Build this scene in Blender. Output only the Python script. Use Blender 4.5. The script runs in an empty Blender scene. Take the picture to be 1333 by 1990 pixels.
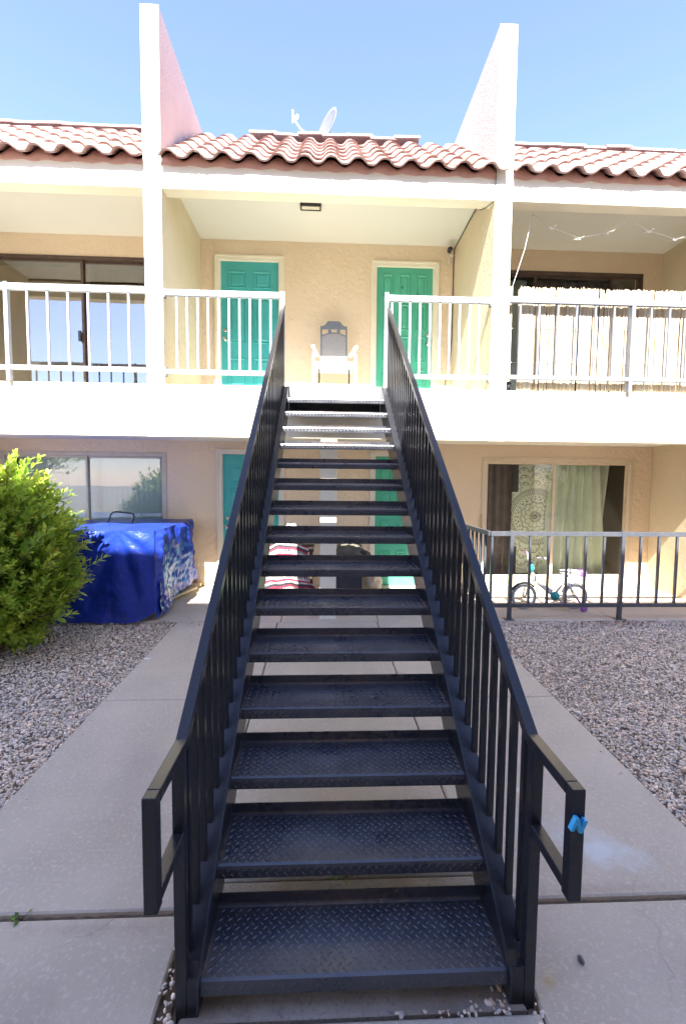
import bpy, math, random
import numpy as np
from mathutils import Vector, Matrix, noise

random.seed(7); rng = np.random.default_rng(7)
PI = math.pi
scn = bpy.context.scene
col = scn.collection

# ------------------------------------------------------------------ camera
cam_d = bpy.data.cameras.new("camera")
cam_d.sensor_fit = 'HORIZONTAL'; cam_d.sensor_width = 36.0
cam_d.lens = 868.62 / 1333.0 * 36.0
cam_d.clip_start = 0.05; cam_d.clip_end = 600.0
cam = bpy.data.objects.new("camera", cam_d); col.objects.link(cam)
cR = Vector((0.99902976, -0.0429853, 0.00958144))
cU = Vector((-0.0067376, 0.06582196, 0.99780864))
cF = Vector((0.04352178, 0.99690508, -0.06546848))
m = Matrix((cR, cU, -cF)).transposed().to_4x4()
m.translation = Vector((-0.1183, -1.4345, 1.8958))
cam.matrix_world = m
scn.camera = cam

# ------------------------------------------------------------------ light
SUN = Vector((0.11, 1.0, -1.09)).normalized()          # direction the light travels
EL = math.asin(-SUN.z)
AZ = math.atan2(-SUN.x, -SUN.y)                         # from +Y, clockwise
world = bpy.data.worlds.new("World"); scn.world = world
world.use_nodes = True
wn = world.node_tree; wn.nodes.clear()
sky = wn.nodes.new("ShaderNodeTexSky"); sky.sky_type = 'NISHITA'; sky.sun_disc = False
sky.sun_elevation = EL; sky.sun_rotation = AZ % (2 * PI)
sky.altitude = 1500.0; sky.air_density = 1.0; sky.dust_density = 1.2; sky.ozone_density = 3.6
bg = wn.nodes.new("ShaderNodeBackground"); bg.inputs[1].default_value = 0.098
wo = wn.nodes.new("ShaderNodeOutputWorld")
tint = wn.nodes.new('ShaderNodeMix'); tint.data_type = 'RGBA'; tint.blend_type = 'MULTIPLY'; tint.inputs[0].default_value = 1.0
tint.inputs[7].default_value = (1.06, 0.90, 0.93, 1)      # camera white balance
wn.links.new(sky.outputs[0], tint.inputs[6]); wn.links.new(tint.outputs[2], bg.inputs[0]); wn.links.new(bg.outputs[0], wo.inputs[0])
sd = bpy.data.lights.new("sun", 'SUN'); sd.energy = 4.2; sd.angle = math.radians(0.55)
sd.color = (1.0, 0.95, 0.87)
sun = bpy.data.objects.new("sun", sd); col.objects.link(sun)
sun.rotation_euler = SUN.to_track_quat('-Z', 'Y').to_euler(); sun.location = (-3, -12, 18)

scn.view_settings.view_transform = 'Standard'; scn.view_settings.look = 'None'
scn.view_settings.exposure = 2.8; scn.view_settings.gamma = 1.0
scn.view_settings.use_curve_mapping = False
scn.cycles.max_bounces = 10; scn.cycles.diffuse_bounces = 6
scn.cycles.transparent_max_bounces = 12

# ------------------------------------------------------------------ materials
def nd(nt, t, **kw):
    n = nt.nodes.new(t)
    for k, v in kw.items(): setattr(n, k, v)
    return n

def mat(name, c, rough=0.8, c2=None, nscale=6.0, bump=0.0, bscale=80.0, bdist=0.01, metal=0.0,
        spec=0.5, speck=None, sscale=200.0, attr=None, trans=0.0, contrast=(0.35, 0.7), detail=5.0, stretch=None,
        stains=(), rough2=None, bump2=None, vary=False):
    m = bpy.data.materials.new(name); m.use_nodes = True
    nt = m.node_tree; b = nt.nodes["Principled BSDF"]; L = nt.links.new
    b.inputs["Roughness"].default_value = rough; b.inputs["Metallic"].default_value = metal
    b.inputs["Specular IOR Level"].default_value = spec
    b.inputs["Base Color"].default_value = (*c, 1)
    tc = nd(nt, "ShaderNodeTexCoord"); src = tc.outputs["Object"]
    if stretch:
        mp = nd(nt, "ShaderNodeMapping"); mp.inputs["Scale"].default_value = stretch
        L(src, mp.inputs[0]); src = mp.outputs[0]
    if vary:                                            # each copy gets its own wear
        oi = nd(nt, "ShaderNodeObjectInfo"); sc = nd(nt, "ShaderNodeMath", operation='MULTIPLY'); sc.inputs[1].default_value = 37.0
        L(oi.outputs["Random"], sc.inputs[0]); va = nd(nt, "ShaderNodeVectorMath", operation='ADD'); L(src, va.inputs[0]); L(sc.outputs[0], va.inputs[1]); src = va.outputs[0]
    cur = None
    if attr:
        a = nd(nt, "ShaderNodeAttribute", attribute_name=attr); cur = a.outputs["Color"]
    if c2:
        n = nd(nt, "ShaderNodeTexNoise"); n.inputs["Scale"].default_value = nscale; n.inputs["Detail"].default_value = detail
        L(src, n.inputs["Vector"])
        mr = nd(nt, "ShaderNodeMapRange"); mr.inputs[1].default_value = contrast[0]; mr.inputs[2].default_value = contrast[1]
        L(n.outputs["Fac"], mr.inputs[0])
        mx = nd(nt, "ShaderNodeMix", data_type='RGBA'); L(mr.outputs[0], mx.inputs[0])
        if cur: L(cur, mx.inputs[6])
        else: mx.inputs[6].default_value = (*c, 1)
        mx.inputs[7].default_value = (*c2, 1); cur = mx.outputs[2]
        if rough2 is not None:
            r = nd(nt, "ShaderNodeMapRange"); r.inputs[3].default_value = rough; r.inputs[4].default_value = rough2
            L(mr.outputs[0], r.inputs[0]); L(r.outputs[0], b.inputs["Roughness"])
    if speck:
        n = nd(nt, "ShaderNodeTexNoise"); n.inputs["Scale"].default_value = sscale; n.inputs["Detail"].default_value = 2
        L(src, n.inputs["Vector"])
        mr = nd(nt, "ShaderNodeMapRange"); mr.inputs[1].default_value = 0.52; mr.inputs[2].default_value = 0.72
        L(n.outputs["Fac"], mr.inputs[0])
        mx = nd(nt, "ShaderNodeMix", data_type='RGBA'); L(mr.outputs[0], mx.inputs[0])
        if cur: L(cur, mx.inputs[6])
        else: mx.inputs[6].default_value = (*c, 1)
        mx.inputs[7].default_value = (*speck, 1); cur = mx.outputs[2]
    for (p, rx, ry, sc, st) in stains:
        mp = nd(nt, "ShaderNodeMapping", vector_type='POINT'); mp.inputs["Location"].default_value = (-p[0] / rx, -p[1] / ry, 0)
        mp.inputs["Scale"].default_value = (1 / rx, 1 / ry, 0.0); L(tc.outputs["Object"], mp.inputs[0])
        ln = nd(nt, "ShaderNodeVectorMath", operation='LENGTH'); L(mp.outputs[0], ln.inputs[0])
        nz = nd(nt, "ShaderNodeTexNoise"); nz.inputs["Scale"].default_value = 0.9 / max(min(rx, ry), 0.03); nz.inputs["Detail"].default_value = 10; nz.inputs["Roughness"].default_value = 0.68
        L(src, nz.inputs["Vector"])
        ad = nd(nt, "ShaderNodeMath", operation='MULTIPLY_ADD'); L(nz.outputs["Fac"], ad.inputs[0]); ad.inputs[1].default_value = 2.6
        L(ln.outputs["Value"], ad.inputs[2])
        mr = nd(nt, "ShaderNodeMapRange"); mr.inputs[1].default_value = 2.15; mr.inputs[2].default_value = 1.35
        mr.inputs[3].default_value = 0; mr.inputs[4].default_value = st; L(ad.outputs[0], mr.inputs[0])
        mx = nd(nt, "ShaderNodeMix", data_type='RGBA'); L(mr.outputs[0], mx.inputs[0])
        if cur: L(cur, mx.inputs[6])
        else: mx.inputs[6].default_value = (*c, 1)
        mx.inputs[7].default_value = (*sc, 1); cur = mx.outputs[2]
    if cur: L(cur, b.inputs["Base Color"])
    last = None
    for bb in ([(bump, bscale, bdist)] if bump else []) + ([bump2] if bump2 else []):
        n = nd(nt, "ShaderNodeTexNoise"); n.inputs["Scale"].default_value = bb[1]; n.inputs["Detail"].default_value = 4
        L(src, n.inputs["Vector"])
        bp = nd(nt, "ShaderNodeBump"); bp.inputs["Strength"].default_value = bb[0]; bp.inputs["Distance"].default_value = bb[2]
        L(n.outputs["Fac"], bp.inputs["Height"])
        if last: L(last, bp.inputs["Normal"])
        last = bp.outputs[0]
    if last: L(last, b.inputs["Normal"])
    if trans:
        tr = nd(nt, "ShaderNodeBsdfTranslucent")
        if cur: L(cur, tr.inputs[0])
        else: tr.inputs[0].default_value = (*c, 1)
        ms = nd(nt, "ShaderNodeMixShader"); ms.inputs[0].default_value = trans
        out = nt.nodes["Material Output"]
        L(b.outputs[0], ms.inputs[1]); L(tr.outputs[0], ms.inputs[2]); L(ms.outputs[0], out.inputs[0])
    return m

def glass_mat(name, base, tint=(0.9, 0.95, 0.93)):
    m = bpy.data.materials.new(name); m.use_nodes = True
    nt = m.node_tree; nt.nodes.clear(); L = nt.links.new
    out = nd(nt, "ShaderNodeOutputMaterial"); t = nd(nt, "ShaderNodeBsdfTransparent"); t.inputs[0].default_value = (*tint, 1)
    g = nd(nt, "ShaderNodeBsdfGlossy"); g.inputs["Roughness"].default_value = 0.012
    tc = nd(nt, "ShaderNodeTexCoord"); n = nd(nt, "ShaderNodeTexNoise"); n.inputs["Scale"].default_value = 1.6; n.inputs["Detail"].default_value = 1
    bp = nd(nt, "ShaderNodeBump"); bp.inputs["Strength"].default_value = 0.05; bp.inputs["Distance"].default_value = 0.02
    L(tc.outputs["Object"], n.inputs["Vector"]); L(n.outputs["Fac"], bp.inputs["Height"]); L(bp.outputs[0], g.inputs["Normal"])
    fr = nd(nt, "ShaderNodeFresnel"); fr.inputs[0].default_value = 1.5
    a = nd(nt, "ShaderNodeMath", operation='ADD'); a.use_clamp = True; a.inputs[1].default_value = base; L(fr.outputs[0], a.inputs[0])
    ms = nd(nt, "ShaderNodeMixShader"); L(a.outputs[0], ms.inputs[0]); L(t.outputs[0], ms.inputs[1]); L(g.outputs[0], ms.inputs[2])
    L(ms.outputs[0], out.inputs[0])
    return m

M = {}
M['stucco'] = mat('cream_stucco', (0.58, 0.495, 0.34), 0.9, (0.53, 0.45, 0.305), 1.3, bump=0.5, bscale=55, bdist=0.012, bump2=(0.35, 16, 0.02))
M['stucco_back'] = mat('tan_stucco', (0.76, 0.62, 0.455), 0.9, (0.72, 0.58, 0.42), 1.1, bump=0.6, bscale=60, bdist=0.014, bump2=(0.5, 14, 0.03))
M['stucco_fin'] = mat('pink_cream_stucco', (0.54, 0.43, 0.385), 0.9, (0.58, 0.48, 0.43), 2.2, bump=0.6, bscale=60, bdist=0.012, bump2=(0.35, 22, 0.02))
M['stucco_trim'] = mat('pale_trim_stucco', (0.78, 0.72, 0.58), 0.9, (0.72, 0.66, 0.52), 1.0, bump=0.35, bscale=70, bdist=0.008)
M['ceiling'] = mat('ceiling_paint', (0.64, 0.63, 0.57), 0.9, (0.60, 0.59, 0.53), 0.8, bump=0.15, bscale=90, bdist=0.004)
M['birdstop'] = mat('terracotta_mortar', (0.56, 0.31, 0.25), 0.9, (0.62, 0.37, 0.31), 8, bump=0.3, bscale=60, bdist=0.006)
M['tile'] = mat('faded_clay_tile', (0.27, 0.155, 0.135), 0.85, (0.36, 0.25, 0.225), 5, bump=0.35, bscale=90, bdist=0.004, speck=(0.16, 0.08, 0.07), sscale=45)
M['tile_b'] = mat('pale_clay_tile', (0.32, 0.20, 0.175), 0.85, (0.40, 0.30, 0.27), 6, bump=0.35, bscale=90, bdist=0.004, speck=(0.20, 0.11, 0.10), sscale=45)
M['tile_c'] = mat('dark_clay_tile', (0.22, 0.115, 0.095), 0.85, (0.31, 0.20, 0.175), 4, bump=0.35, bscale=90, bdist=0.004, speck=(0.13, 0.06, 0.05), sscale=45)
M['ridge'] = mat('ridge_clay_tile', (0.42, 0.31, 0.28), 0.85, (0.34, 0.22, 0.20), 5, bump=0.3, bscale=80, bdist=0.004)
M['felt'] = mat('red_underlay', (0.16, 0.03, 0.02), 0.9, (0.10, 0.02, 0.015), 9)
M['teal'] = mat('teal_paint', (0.055, 0.41, 0.415), 0.42, (0.048, 0.37, 0.375), 3, bump=0.06, bscale=60, bdist=0.002)
M['green'] = mat('sea_green_paint', (0.080, 0.43, 0.30), 0.42, (0.07, 0.39, 0.27), 3, bump=0.06, bscale=60, bdist=0.002)
M['casing'] = mat('ivory_trim_paint', (0.80, 0.75, 0.62), 0.55, (0.74, 0.69, 0.56), 4, bump=0.05, bscale=40, bdist=0.002)
M['casing_low'] = mat('grey_trim_paint', (0.70, 0.66, 0.60), 0.55, (0.64, 0.60, 0.54), 4)
M['bronze'] = mat('bronze_aluminium', (0.075, 0.048, 0.036), 0.45, (0.11, 0.075, 0.06), 12, metal=0.3)
M['alu'] = mat('beige_aluminium', (0.50, 0.46, 0.40), 0.5, (0.44, 0.40, 0.34), 9, metal=0.1)
M['alu_cream'] = mat('cream_aluminium', (0.66, 0.56, 0.42), 0.5, (0.60, 0.51, 0.38), 9, metal=0.1)
M['glass'] = glass_mat('window_glass', 0.0)
M['glass_film'] = glass_mat('reflective_glass', 0.30, (0.6, 0.56, 0.50))
M['glass_mid'] = glass_mat('tinted_glass', 0.07, (0.85, 0.9, 0.88))
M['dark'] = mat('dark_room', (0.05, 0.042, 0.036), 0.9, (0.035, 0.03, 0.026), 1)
M['blind'] = mat('pale_vertical_blind', (0.74, 0.83, 0.82), 0.7, (0.68, 0.77, 0.77), 4)
M['sheer'] = mat('pale_green_sheer', (0.72, 0.76, 0.62), 0.9, (0.64, 0.68, 0.55), 5, trans=0.3)
M['beige'] = mat('beige_curtain_cloth', (0.56, 0.48, 0.36), 0.9, (0.50, 0.43, 0.32), 4)
M['curtain'] = mat('brown_curtain', (0.16, 0.12, 0.11), 0.9, (0.11, 0.085, 0.08), 6)
M['paint_black'] = mat('black_stair_paint', (0.011, 0.012, 0.016), 0.29, (0.018, 0.019, 0.024), 5, bump=0.06, bscale=120, bdist=0.001, contrast=(0.3, 0.9), rough2=0.36, speck=(0.022, 0.022, 0.026), sscale=70)
M['tread'] = mat('black_tread_paint', (0.030, 0.034, 0.048), 0.27, (0.075, 0.077, 0.085), 5, bump=0.15, bscale=160, bdist=0.0008, contrast=(0.40, 0.95), rough2=0.42, spec=0.9, speck=(0.050, 0.050, 0.054), sscale=38, vary=True,
    stains=[((-0.12, 0.13), 0.34, 0.12, (0.105, 0.106, 0.112), 0.65), ((0.22, 0.19), 0.25, 0.08, (0.085, 0.086, 0.092), 0.6), ((-0.535, 0.14), 0.016, 0.16, (0.22, 0.14, 0.09), 0.6), ((0.535, 0.14), 0.016, 0.16, (0.22, 0.14, 0.09), 0.6), ((0.0, 0.272), 0.5, 0.014, (0.20, 0.13, 0.08), 0.45)])
M['rail_white'] = mat('pale_grey_rail_paint', (0.37, 0.39, 0.43), 0.45, (0.32, 0.34, 0.38), 10, bump=0.1, bscale=60, bdist=0.001)
M['rail_grey'] = mat('blue_grey_rail_paint', (0.15, 0.165, 0.20), 0.42, (0.19, 0.205, 0.24), 9, bump=0.15, bscale=60, bdist=0.001)
M['rail_black'] = mat('black_rail_paint', (0.050, 0.055, 0.068), 0.35, (0.070, 0.074, 0.086), 12, bump=0.12, bscale=80, bdist=0.001)
M['plate'] = mat('grey_landing_plate', (0.40, 0.42, 0.46), 0.5, (0.34, 0.36, 0.40), 6, bump=0.1, bscale=50, bdist=0.002)
stn = [((1.27, 0.60), 0.34, 0.16, (0.62, 0.66, 0.66), 0.75), ((1.05, 0.75), 0.25, 0.16, (0.55, 0.58, 0.57), 0.5), ((-1.80, 2.83), 0.05, 0.04, (0.8, 0.8, 0.76), 1.0),
       ((0.72, 0.06), 0.035, 0.05, (0.50, 0.33, 0.10), 0.55), ((0.42, 0.95), 0.07, 0.07, (0.55, 0.28, 0.20), 0.5), ((-0.45, 1.65), 0.12, 0.07, (0.5, 0.36, 0.22), 0.35),
       ((-1.3, -0.1), 0.5, 0.3, (0.33, 0.27, 0.23), 0.5), ((-1.2, 1.3), 0.35, 0.6, (0.36, 0.30, 0.26), 0.4), ((1.2, 1.6), 0.3, 0.7, (0.37, 0.31, 0.27), 0.4), ((1.35, 0.0), 0.3, 0.25, (0.36, 0.30, 0.26), 0.45),
       ((-0.95, 0.30), 0.5, 0.05, (0.36, 0.28, 0.21), 0.5), ((1.1, 0.40), 0.5, 0.04, (0.34, 0.26, 0.20), 0.5), ((0.0, 0.75), 0.6, 0.35, (0.46, 0.34, 0.22), 0.45), ((1.02, 1.02), 0.035, 0.03, (0.7, 0.72, 0.70), 0.7), ((1.62, 0.35), 0.10, 0.10, (0.60, 0.58, 0.54), 0.4)]
M['concrete'] = mat('broom_concrete', (0.54, 0.460, 0.362), 0.9, (0.465, 0.394, 0.306), 2.2, bump=0.45, bscale=190, bdist=0.003, speck=(0.60, 0.51, 0.42), sscale=60, stains=stn, bump2=(0.25, 9, 0.01))
M['pad'] = mat('exposed_aggregate', (0.37, 0.33, 0.29), 0.9, (0.28, 0.22, 0.17), 5, bump=0.6, bscale=90, bdist=0.005, speck=(0.20, 0.20, 0.21), sscale=70, stains=[((0, 0.10), 0.9, 0.055, (0.30, 0.12, 0.04), 0.75)])
def add_cracks(m):
    nt = m.node_tree; L = nt.links.new; b = nt.nodes["Principled BSDF"]
    tc = nd(nt, "ShaderNodeTexCoord"); nz = nd(nt, "ShaderNodeTexNoise"); nz.inputs["Scale"].default_value = 3.0; nz.inputs["Detail"].default_value = 6
    L(tc.outputs["Object"], nz.inputs["Vector"])
    mx = nd(nt, "ShaderNodeMix", data_type='RGBA'); mx.inputs[0].default_value = 0.22; L(tc.outputs["Object"], mx.inputs[6]); L(nz.outputs["Color"], mx.inputs[7])
    v = nd(nt, "ShaderNodeTexVoronoi", feature='DISTANCE_TO_EDGE'); v.inputs["Scale"].default_value = 0.62; L(mx.outputs[2], v.inputs["Vector"])
    mr = nd(nt, "ShaderNodeMapRange"); mr.inputs[1].default_value = 0.0; mr.inputs[2].default_value = 0.0022; mr.inputs[3].default_value = 0.28; mr.inputs[4].default_value = 0.0; L(v.outputs["Distance"], mr.inputs[0])
    n2 = nd(nt, "ShaderNodeTexNoise"); n2.inputs["Scale"].default_value = 1.1; L(tc.outputs["Object"], n2.inputs["Vector"])
    m2 = nd(nt, "ShaderNodeMapRange"); m2.inputs[1].default_value = 0.50; m2.inputs[2].default_value = 0.60; L(n2.outputs["Fac"], m2.inputs[0])
    ml = nd(nt, "ShaderNodeMath", operation='MULTIPLY'); L(mr.outputs[0], ml.inputs[0]); L(m2.outputs[0], ml.inputs[1])
    cm = nd(nt, "ShaderNodeMix", data_type='RGBA'); L(ml.outputs[0], cm.inputs[0]); L(b.inputs["Base Color"].links[0].from_socket, cm.inputs[6]); cm.inputs[7].default_value = (0.12, 0.095, 0.075, 1)
    L(cm.outputs[2], b.inputs["Base Color"])
add_cracks(M['concrete'])
M['joint'] = mat('dirty_joint', (0.14, 0.10, 0.07), 0.95, (0.22, 0.15, 0.09), 20)
M['soil'] = mat('gravel_soil', (0.34, 0.29, 0.24), 0.95, (0.24, 0.20, 0.165), 12, bump=0.6, bscale=60, bdist=0.01)
M['stone'] = mat('river_gravel', (0.4, 0.37, 0.34), 0.85, attr='tint')
M['leaf'] = mat('privet_leaf', (0.2, 0.3, 0.05), 0.42, attr='tint', trans=0.45, spec=0.4)
M['bark'] = mat('twig_bark', (0.12, 0.085, 0.055), 0.9, (0.2, 0.15, 0.1), 30)
M['tarp'] = mat('blue_tarp', (0.010, 0.030, 0.25), 0.33, (0.015, 0.044, 0.33), 3, bump=0.6, bscale=14, bdist=0.02, bump2=(0.25, 60, 0.004), spec=0.45)
M['tarp_in'] = mat('silver_green_tarp_back', (0.10, 0.145, 0.17), 0.35, (0.02, 0.055, 0.25), 4, bump=0.4, bscale=18, bdist=0.02, contrast=(0.35, 0.55), spec=0.4, stretch=(1, 1.6, 0.6))
M['wood'] = mat('pale_lumber', (0.55, 0.45, 0.30), 0.8, (0.46, 0.36, 0.23), 3, bump=0.3, bscale=40, bdist=0.002, stretch=(1, 8, 8))
M['white'] = mat('white_paint', (0.78, 0.77, 0.74), 0.5, (0.70, 0.69, 0.66), 8)
M['chair_grey'] = mat('grey_blue_chair_back', (0.15, 0.17, 0.20), 0.55, (0.19, 0.21, 0.24), 10)  # backrest frame tone, darker and bluer than the white seat
M['cane'] = mat('pale_cane', (0.36, 0.35, 0.34), 0.8, (0.26, 0.25, 0.24), 60, bump=0.5, bscale=90, bdist=0.004)
M['black_pl'] = mat('black_plastic', (0.015, 0.015, 0.017), 0.35, (0.03, 0.03, 0.032), 30)
M['tyre'] = mat('grey_tyre_rubber', (0.32, 0.33, 0.33), 0.7, (0.24, 0.25, 0.25), 20)
M['bike_teal'] = mat('bike_teal_plastic', (0.02, 0.28, 0.29), 0.35, (0.03, 0.34, 0.34), 10)
M['purple'] = mat('purple_plastic', (0.26, 0.10, 0.38), 0.4, (0.30, 0.13, 0.42), 10)
M['chrome'] = mat('brushed_metal', (0.62, 0.58, 0.52), 0.25, (0.5, 0.47, 0.42), 30, metal=1.0)
M['letter'] = mat('sky_blue_plastic', (0.04, 0.38, 0.70), 0.4, (0.05, 0.42, 0.74), 40)
M['lens'] = mat('frosted_lens', (0.62, 0.58, 0.46), 0.5, (0.55, 0.5, 0.4), 20)
M['dish'] = mat('dish_grey_paint', (0.12, 0.125, 0.135), 0.55, (0.10, 0.105, 0.115), 6)
M['reed'] = mat('dry_reed', (0.6, 0.5, 0.33), 0.75, attr='tint')
M['bag'] = mat('white_plastic_bag', (0.62, 0.65, 0.68), 0.4, (0.50, 0.53, 0.57), 12, bump=0.5, bscale=30, bdist=0.01)
M['olive'] = mat('olive_cloth', (0.075, 0.070, 0.050), 0.85, (0.11, 0.10, 0.075), 8, bump=0.4, bscale=60, bdist=0.006)
M['cream_cloth'] = mat('cream_cloth', (0.55, 0.47, 0.36), 0.9, (0.48, 0.40, 0.30), 8, bump=0.4, bscale=30, bdist=0.01)
M['navy'] = mat('dark_crate_plastic', (0.02, 0.022, 0.035), 0.5, (0.03, 0.03, 0.04), 8)
M['brown'] = mat('dark_brown_board', (0.07, 0.045, 0.03), 0.7, (0.05, 0.03, 0.02), 8)
M['crochet'] = mat('crochet_wool', (0.4, 0.1, 0.1), 0.95, attr='tint', bump=0.6, bscale=70, bdist=0.01)
M['print'] = mat('printed_cloth', (0.4, 0.4, 0.3), 0.95, attr='tint')
M['neigh'] = mat('neighbour_stucco', (0.22, 0.18, 0.135), 0.9, (0.19, 0.155, 0.115), 1.2, bump=0.4, bscale=50, bdist=0.01)

# ------------------------------------------------------------------ mesh helpers
class MB:
    def __init__(s): s.v = []; s.f = []; s.mi = []; s.sm = []
    def add(s, vs, fs, mi=0, smooth=False):
        o = len(s.v); s.v += [tuple(v) for v in vs]
        for f in fs: s.f.append([i + o for i in f]); s.mi.append(mi); s.sm.append(smooth)
    def box(s, x0, x1, y0, y1, z0, z1, mi=0):
        if x0 > x1: x0, x1 = x1, x0
        v = [(x0, y0, z0), (x1, y0, z0), (x1, y1, z0), (x0, y1, z0), (x0, y0, z1), (x1, y0, z1), (x1, y1, z1), (x0, y1, z1)]
        s.add(v, [(0, 3, 2, 1), (4, 5, 6, 7), (0, 1, 5, 4), (1, 2, 6, 5), (2, 3, 7, 6), (3, 0, 4, 7)], mi)
    def bar(s, p, q, w, h, up=(0, 0, 1), mi=0):          # w sideways, h along up
        p = Vector(p); q = Vector(q); d = (q - p).normalized(); up = Vector(up)
        sx = d.cross(up)
        if sx.length < 1e-4: sx = d.cross(Vector((0, 1, 0)))
        sx.normalize(); u = sx.cross(d).normalized()
        vs = []
        for c in (p, q):
            for a, b in ((-1, -1), (1, -1), (1, 1), (-1, 1)): vs.append(c + sx * (a * w / 2) + u * (b * h / 2))
        s.add(vs, [(0, 1, 2, 3), (7, 6, 5, 4), (0, 4, 5, 1), (1, 5, 6, 2), (2, 6, 7, 3), (3, 7, 4, 0)], mi)
    def tube(s, pts, r, n=8, mi=0, closed=False, cap=True):
        pts = [Vector(p) for p in pts]; k = len(pts); rs = r if isinstance(r, (list, tuple)) else [r] * k
        prev = None; vs = []
        for i, p in enumerate(pts):
            if closed: d = (pts[(i + 1) % k] - pts[i - 1])
            else: d = pts[min(i + 1, k - 1)] - pts[max(i - 1, 0)]
            d.normalize()
            if prev is None:
                a = Vector((0, 0, 1)) if abs(d.z) < 0.9 else Vector((1, 0, 0)); prev = d.cross(a).normalized()
            else:
                prev = (prev - d * prev.dot(d)).normalized()
            b = d.cross(prev)
            for j in range(n):
                t = 2 * PI * j / n; vs.append(p + (prev * math.cos(t) + b * math.sin(t)) * rs[i])
        fs = []
        for i in range(k if closed else k - 1):
            for j in range(n):
                a = i * n + j; b2 = i * n + (j + 1) % n; c = ((i + 1) % k) * n + (j + 1) % n; d2 = ((i + 1) % k) * n + j
                fs.append((a, b2, c, d2))
        if cap and not closed:
            fs.append(tuple(reversed(range(n)))); fs.append(tuple(range((k - 1) * n, k * n)))
        s.add(vs, fs, mi, True)
    def lathe(s, prof, c=(0, 0, 0), n=16, axis='z', mi=0):
        vs = []; c = Vector(c)
        for r, h in prof:
            for j in range(n):
                t = 2 * PI * j / n; a, b = r * math.cos(t), r * math.sin(t)
                vs.append(c + Vector({'z': (a, b, h), 'y': (a, h, b), 'x': (h, a, b)}[axis]))
        fs = [(i * n + j, i * n + (j + 1) % n, (i + 1) * n + (j + 1) % n, (i + 1) * n + j) for i in range(len(prof) - 1) for j in range(n)]
        fs += [tuple(range(n))[::-1], tuple(range((len(prof) - 1) * n, len(prof) * n))]
        s.add(vs, fs, mi, True)
    def prism(s, poly, x0, x1, axis='x', mi=0):
        n = len(poly)
        def P(a, b, t): return {'x': (t, a, b), 'y': (a, t, b), 'z': (a, b, t)}[axis]
        vs = [P(a, b, x0) for a, b in poly] + [P(a, b, x1) for a, b in poly]
        s.add(vs, [tuple(range(n))[::-1], tuple(range(n, 2 * n))] + [(i, (i + 1) % n, n + (i + 1) % n, n + i) for i in range(n)], mi)
    def grid(s, fn, nu, nv, mi=0, smooth=True):
        vs = [fn(i / nu, j / nv) for j in range(nv + 1) for i in range(nu + 1)]
        fs = [(j * (nu + 1) + i, j * (nu + 1) + i + 1, (j + 1) * (nu + 1) + i + 1, (j + 1) * (nu + 1) + i) for j in range(nv) for i in range(nu)]
        s.add(vs, fs, mi, smooth)
    def mesh(s, name, mats):
        me = bpy.data.meshes.new(name); me.from_pydata(s.v, [], s.f)
        for mm in (mats if isinstance(mats, (list, tuple)) else [mats]): me.materials.append(mm)
        me.polygons.foreach_set("material_index", s.mi); me.polygons.foreach_set("use_smooth", s.sm)
        me.update()
        import bmesh as _b
        bm = _b.new(); bm.from_mesh(me); _b.ops.recalc_face_normals(bm, faces=bm.faces); bm.to_mesh(me); bm.free()
        return me
    def build(s, name, mats, parent=None, bevel=0.0, loc=None, **props):
        return link(name, s.mesh(name, mats), parent, bevel, loc, **props)

def link(name, me, parent=None, bevel=0.0, loc=None, rot=None, **props):
    o = bpy.data.objects.new(name, me); col.objects.link(o)
    if parent: o.parent = parent
    if loc: o.location = loc
    if rot: o.rotation_euler = rot
    if bevel:
        b = o.modifiers.new("bevel", 'BEVEL'); b.width = bevel; b.segments = 2; b.limit_method = 'ANGLE'; b.angle_limit = math.radians(40)
        b.harden_normals = False
    for k, v in props.items(): o[k] = v
    return o

def thing(name, label, cat, loc=(0, 0, 0), rot=None, group=None, kind=None):
    o = bpy.data.objects.new(name, None); col.objects.link(o); o.location = loc; o.empty_display_size = 0.2
    if rot: o.rotation_euler = rot
    if label: o['label'] = label
    if cat: o['category'] = cat
    if group: o['group'] = group
    if kind: o['kind'] = kind
    return o

def one(name, mb, mats, label, cat, **kw):
    o = mb.build(name, mats, **kw); o['label'] = label; o['category'] = cat
    return o

def copy_tree(o, parent=None):
    c = o.copy(); col.objects.link(c)
    if parent: c.parent = parent
    for ch in list(o.children): copy_tree(ch, c)
    return c

def bx(x0, x1, y0, y1, z0, z1):
    b = MB(); b.box(x0, x1, y0, y1, z0, z1); return b

def raw_mesh(name, verts, tris, mat_, tint=None, smooth=False, per=3):
    """big meshes straight from numpy arrays"""
    me = bpy.data.meshes.new(name); nv, nf = len(verts), len(tris)
    me.vertices.add(nv); me.vertices.foreach_set("co", verts.astype(np.float32).ravel())
    me.loops.add(nf * per); me.loops.foreach_set("vertex_index", tris.astype(np.int32).ravel())
    me.polygons.add(nf); me.polygons.foreach_set("loop_start", np.arange(0, nf * per, per, dtype=np.int32))
    me.polygons.foreach_set("loop_total", np.full(nf, per, dtype=np.int32))
    if smooth: me.polygons.foreach_set("use_smooth", np.ones(nf, dtype=bool))
    me.materials.append(mat_)
    if tint is not None:
        a = me.color_attributes.new("tint", 'FLOAT_COLOR', 'POINT')
        c = np.ones((nv, 4), np.float32); c[:, :3] = tint; a.data.foreach_set("color", c.ravel())
    me.update(calc_edges=True); return me

# ------------------------------------------------------------------ dimensions
YF, YB = 3.881, 5.51            # slab front plane, back wall plane
XL0, XL1, XR0, XR1 = -2.156, -1.957, 1.840, 2.042
ZT, ZB, ZF, ZC = 3.011, 2.413, 5.173, 5.48
def gz(y): return 0.07 + 0.043 * max(-4.0, min(y, 3.82))
def pz(y): return 0.236 + 0.022 * (y - 3.82)

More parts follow.
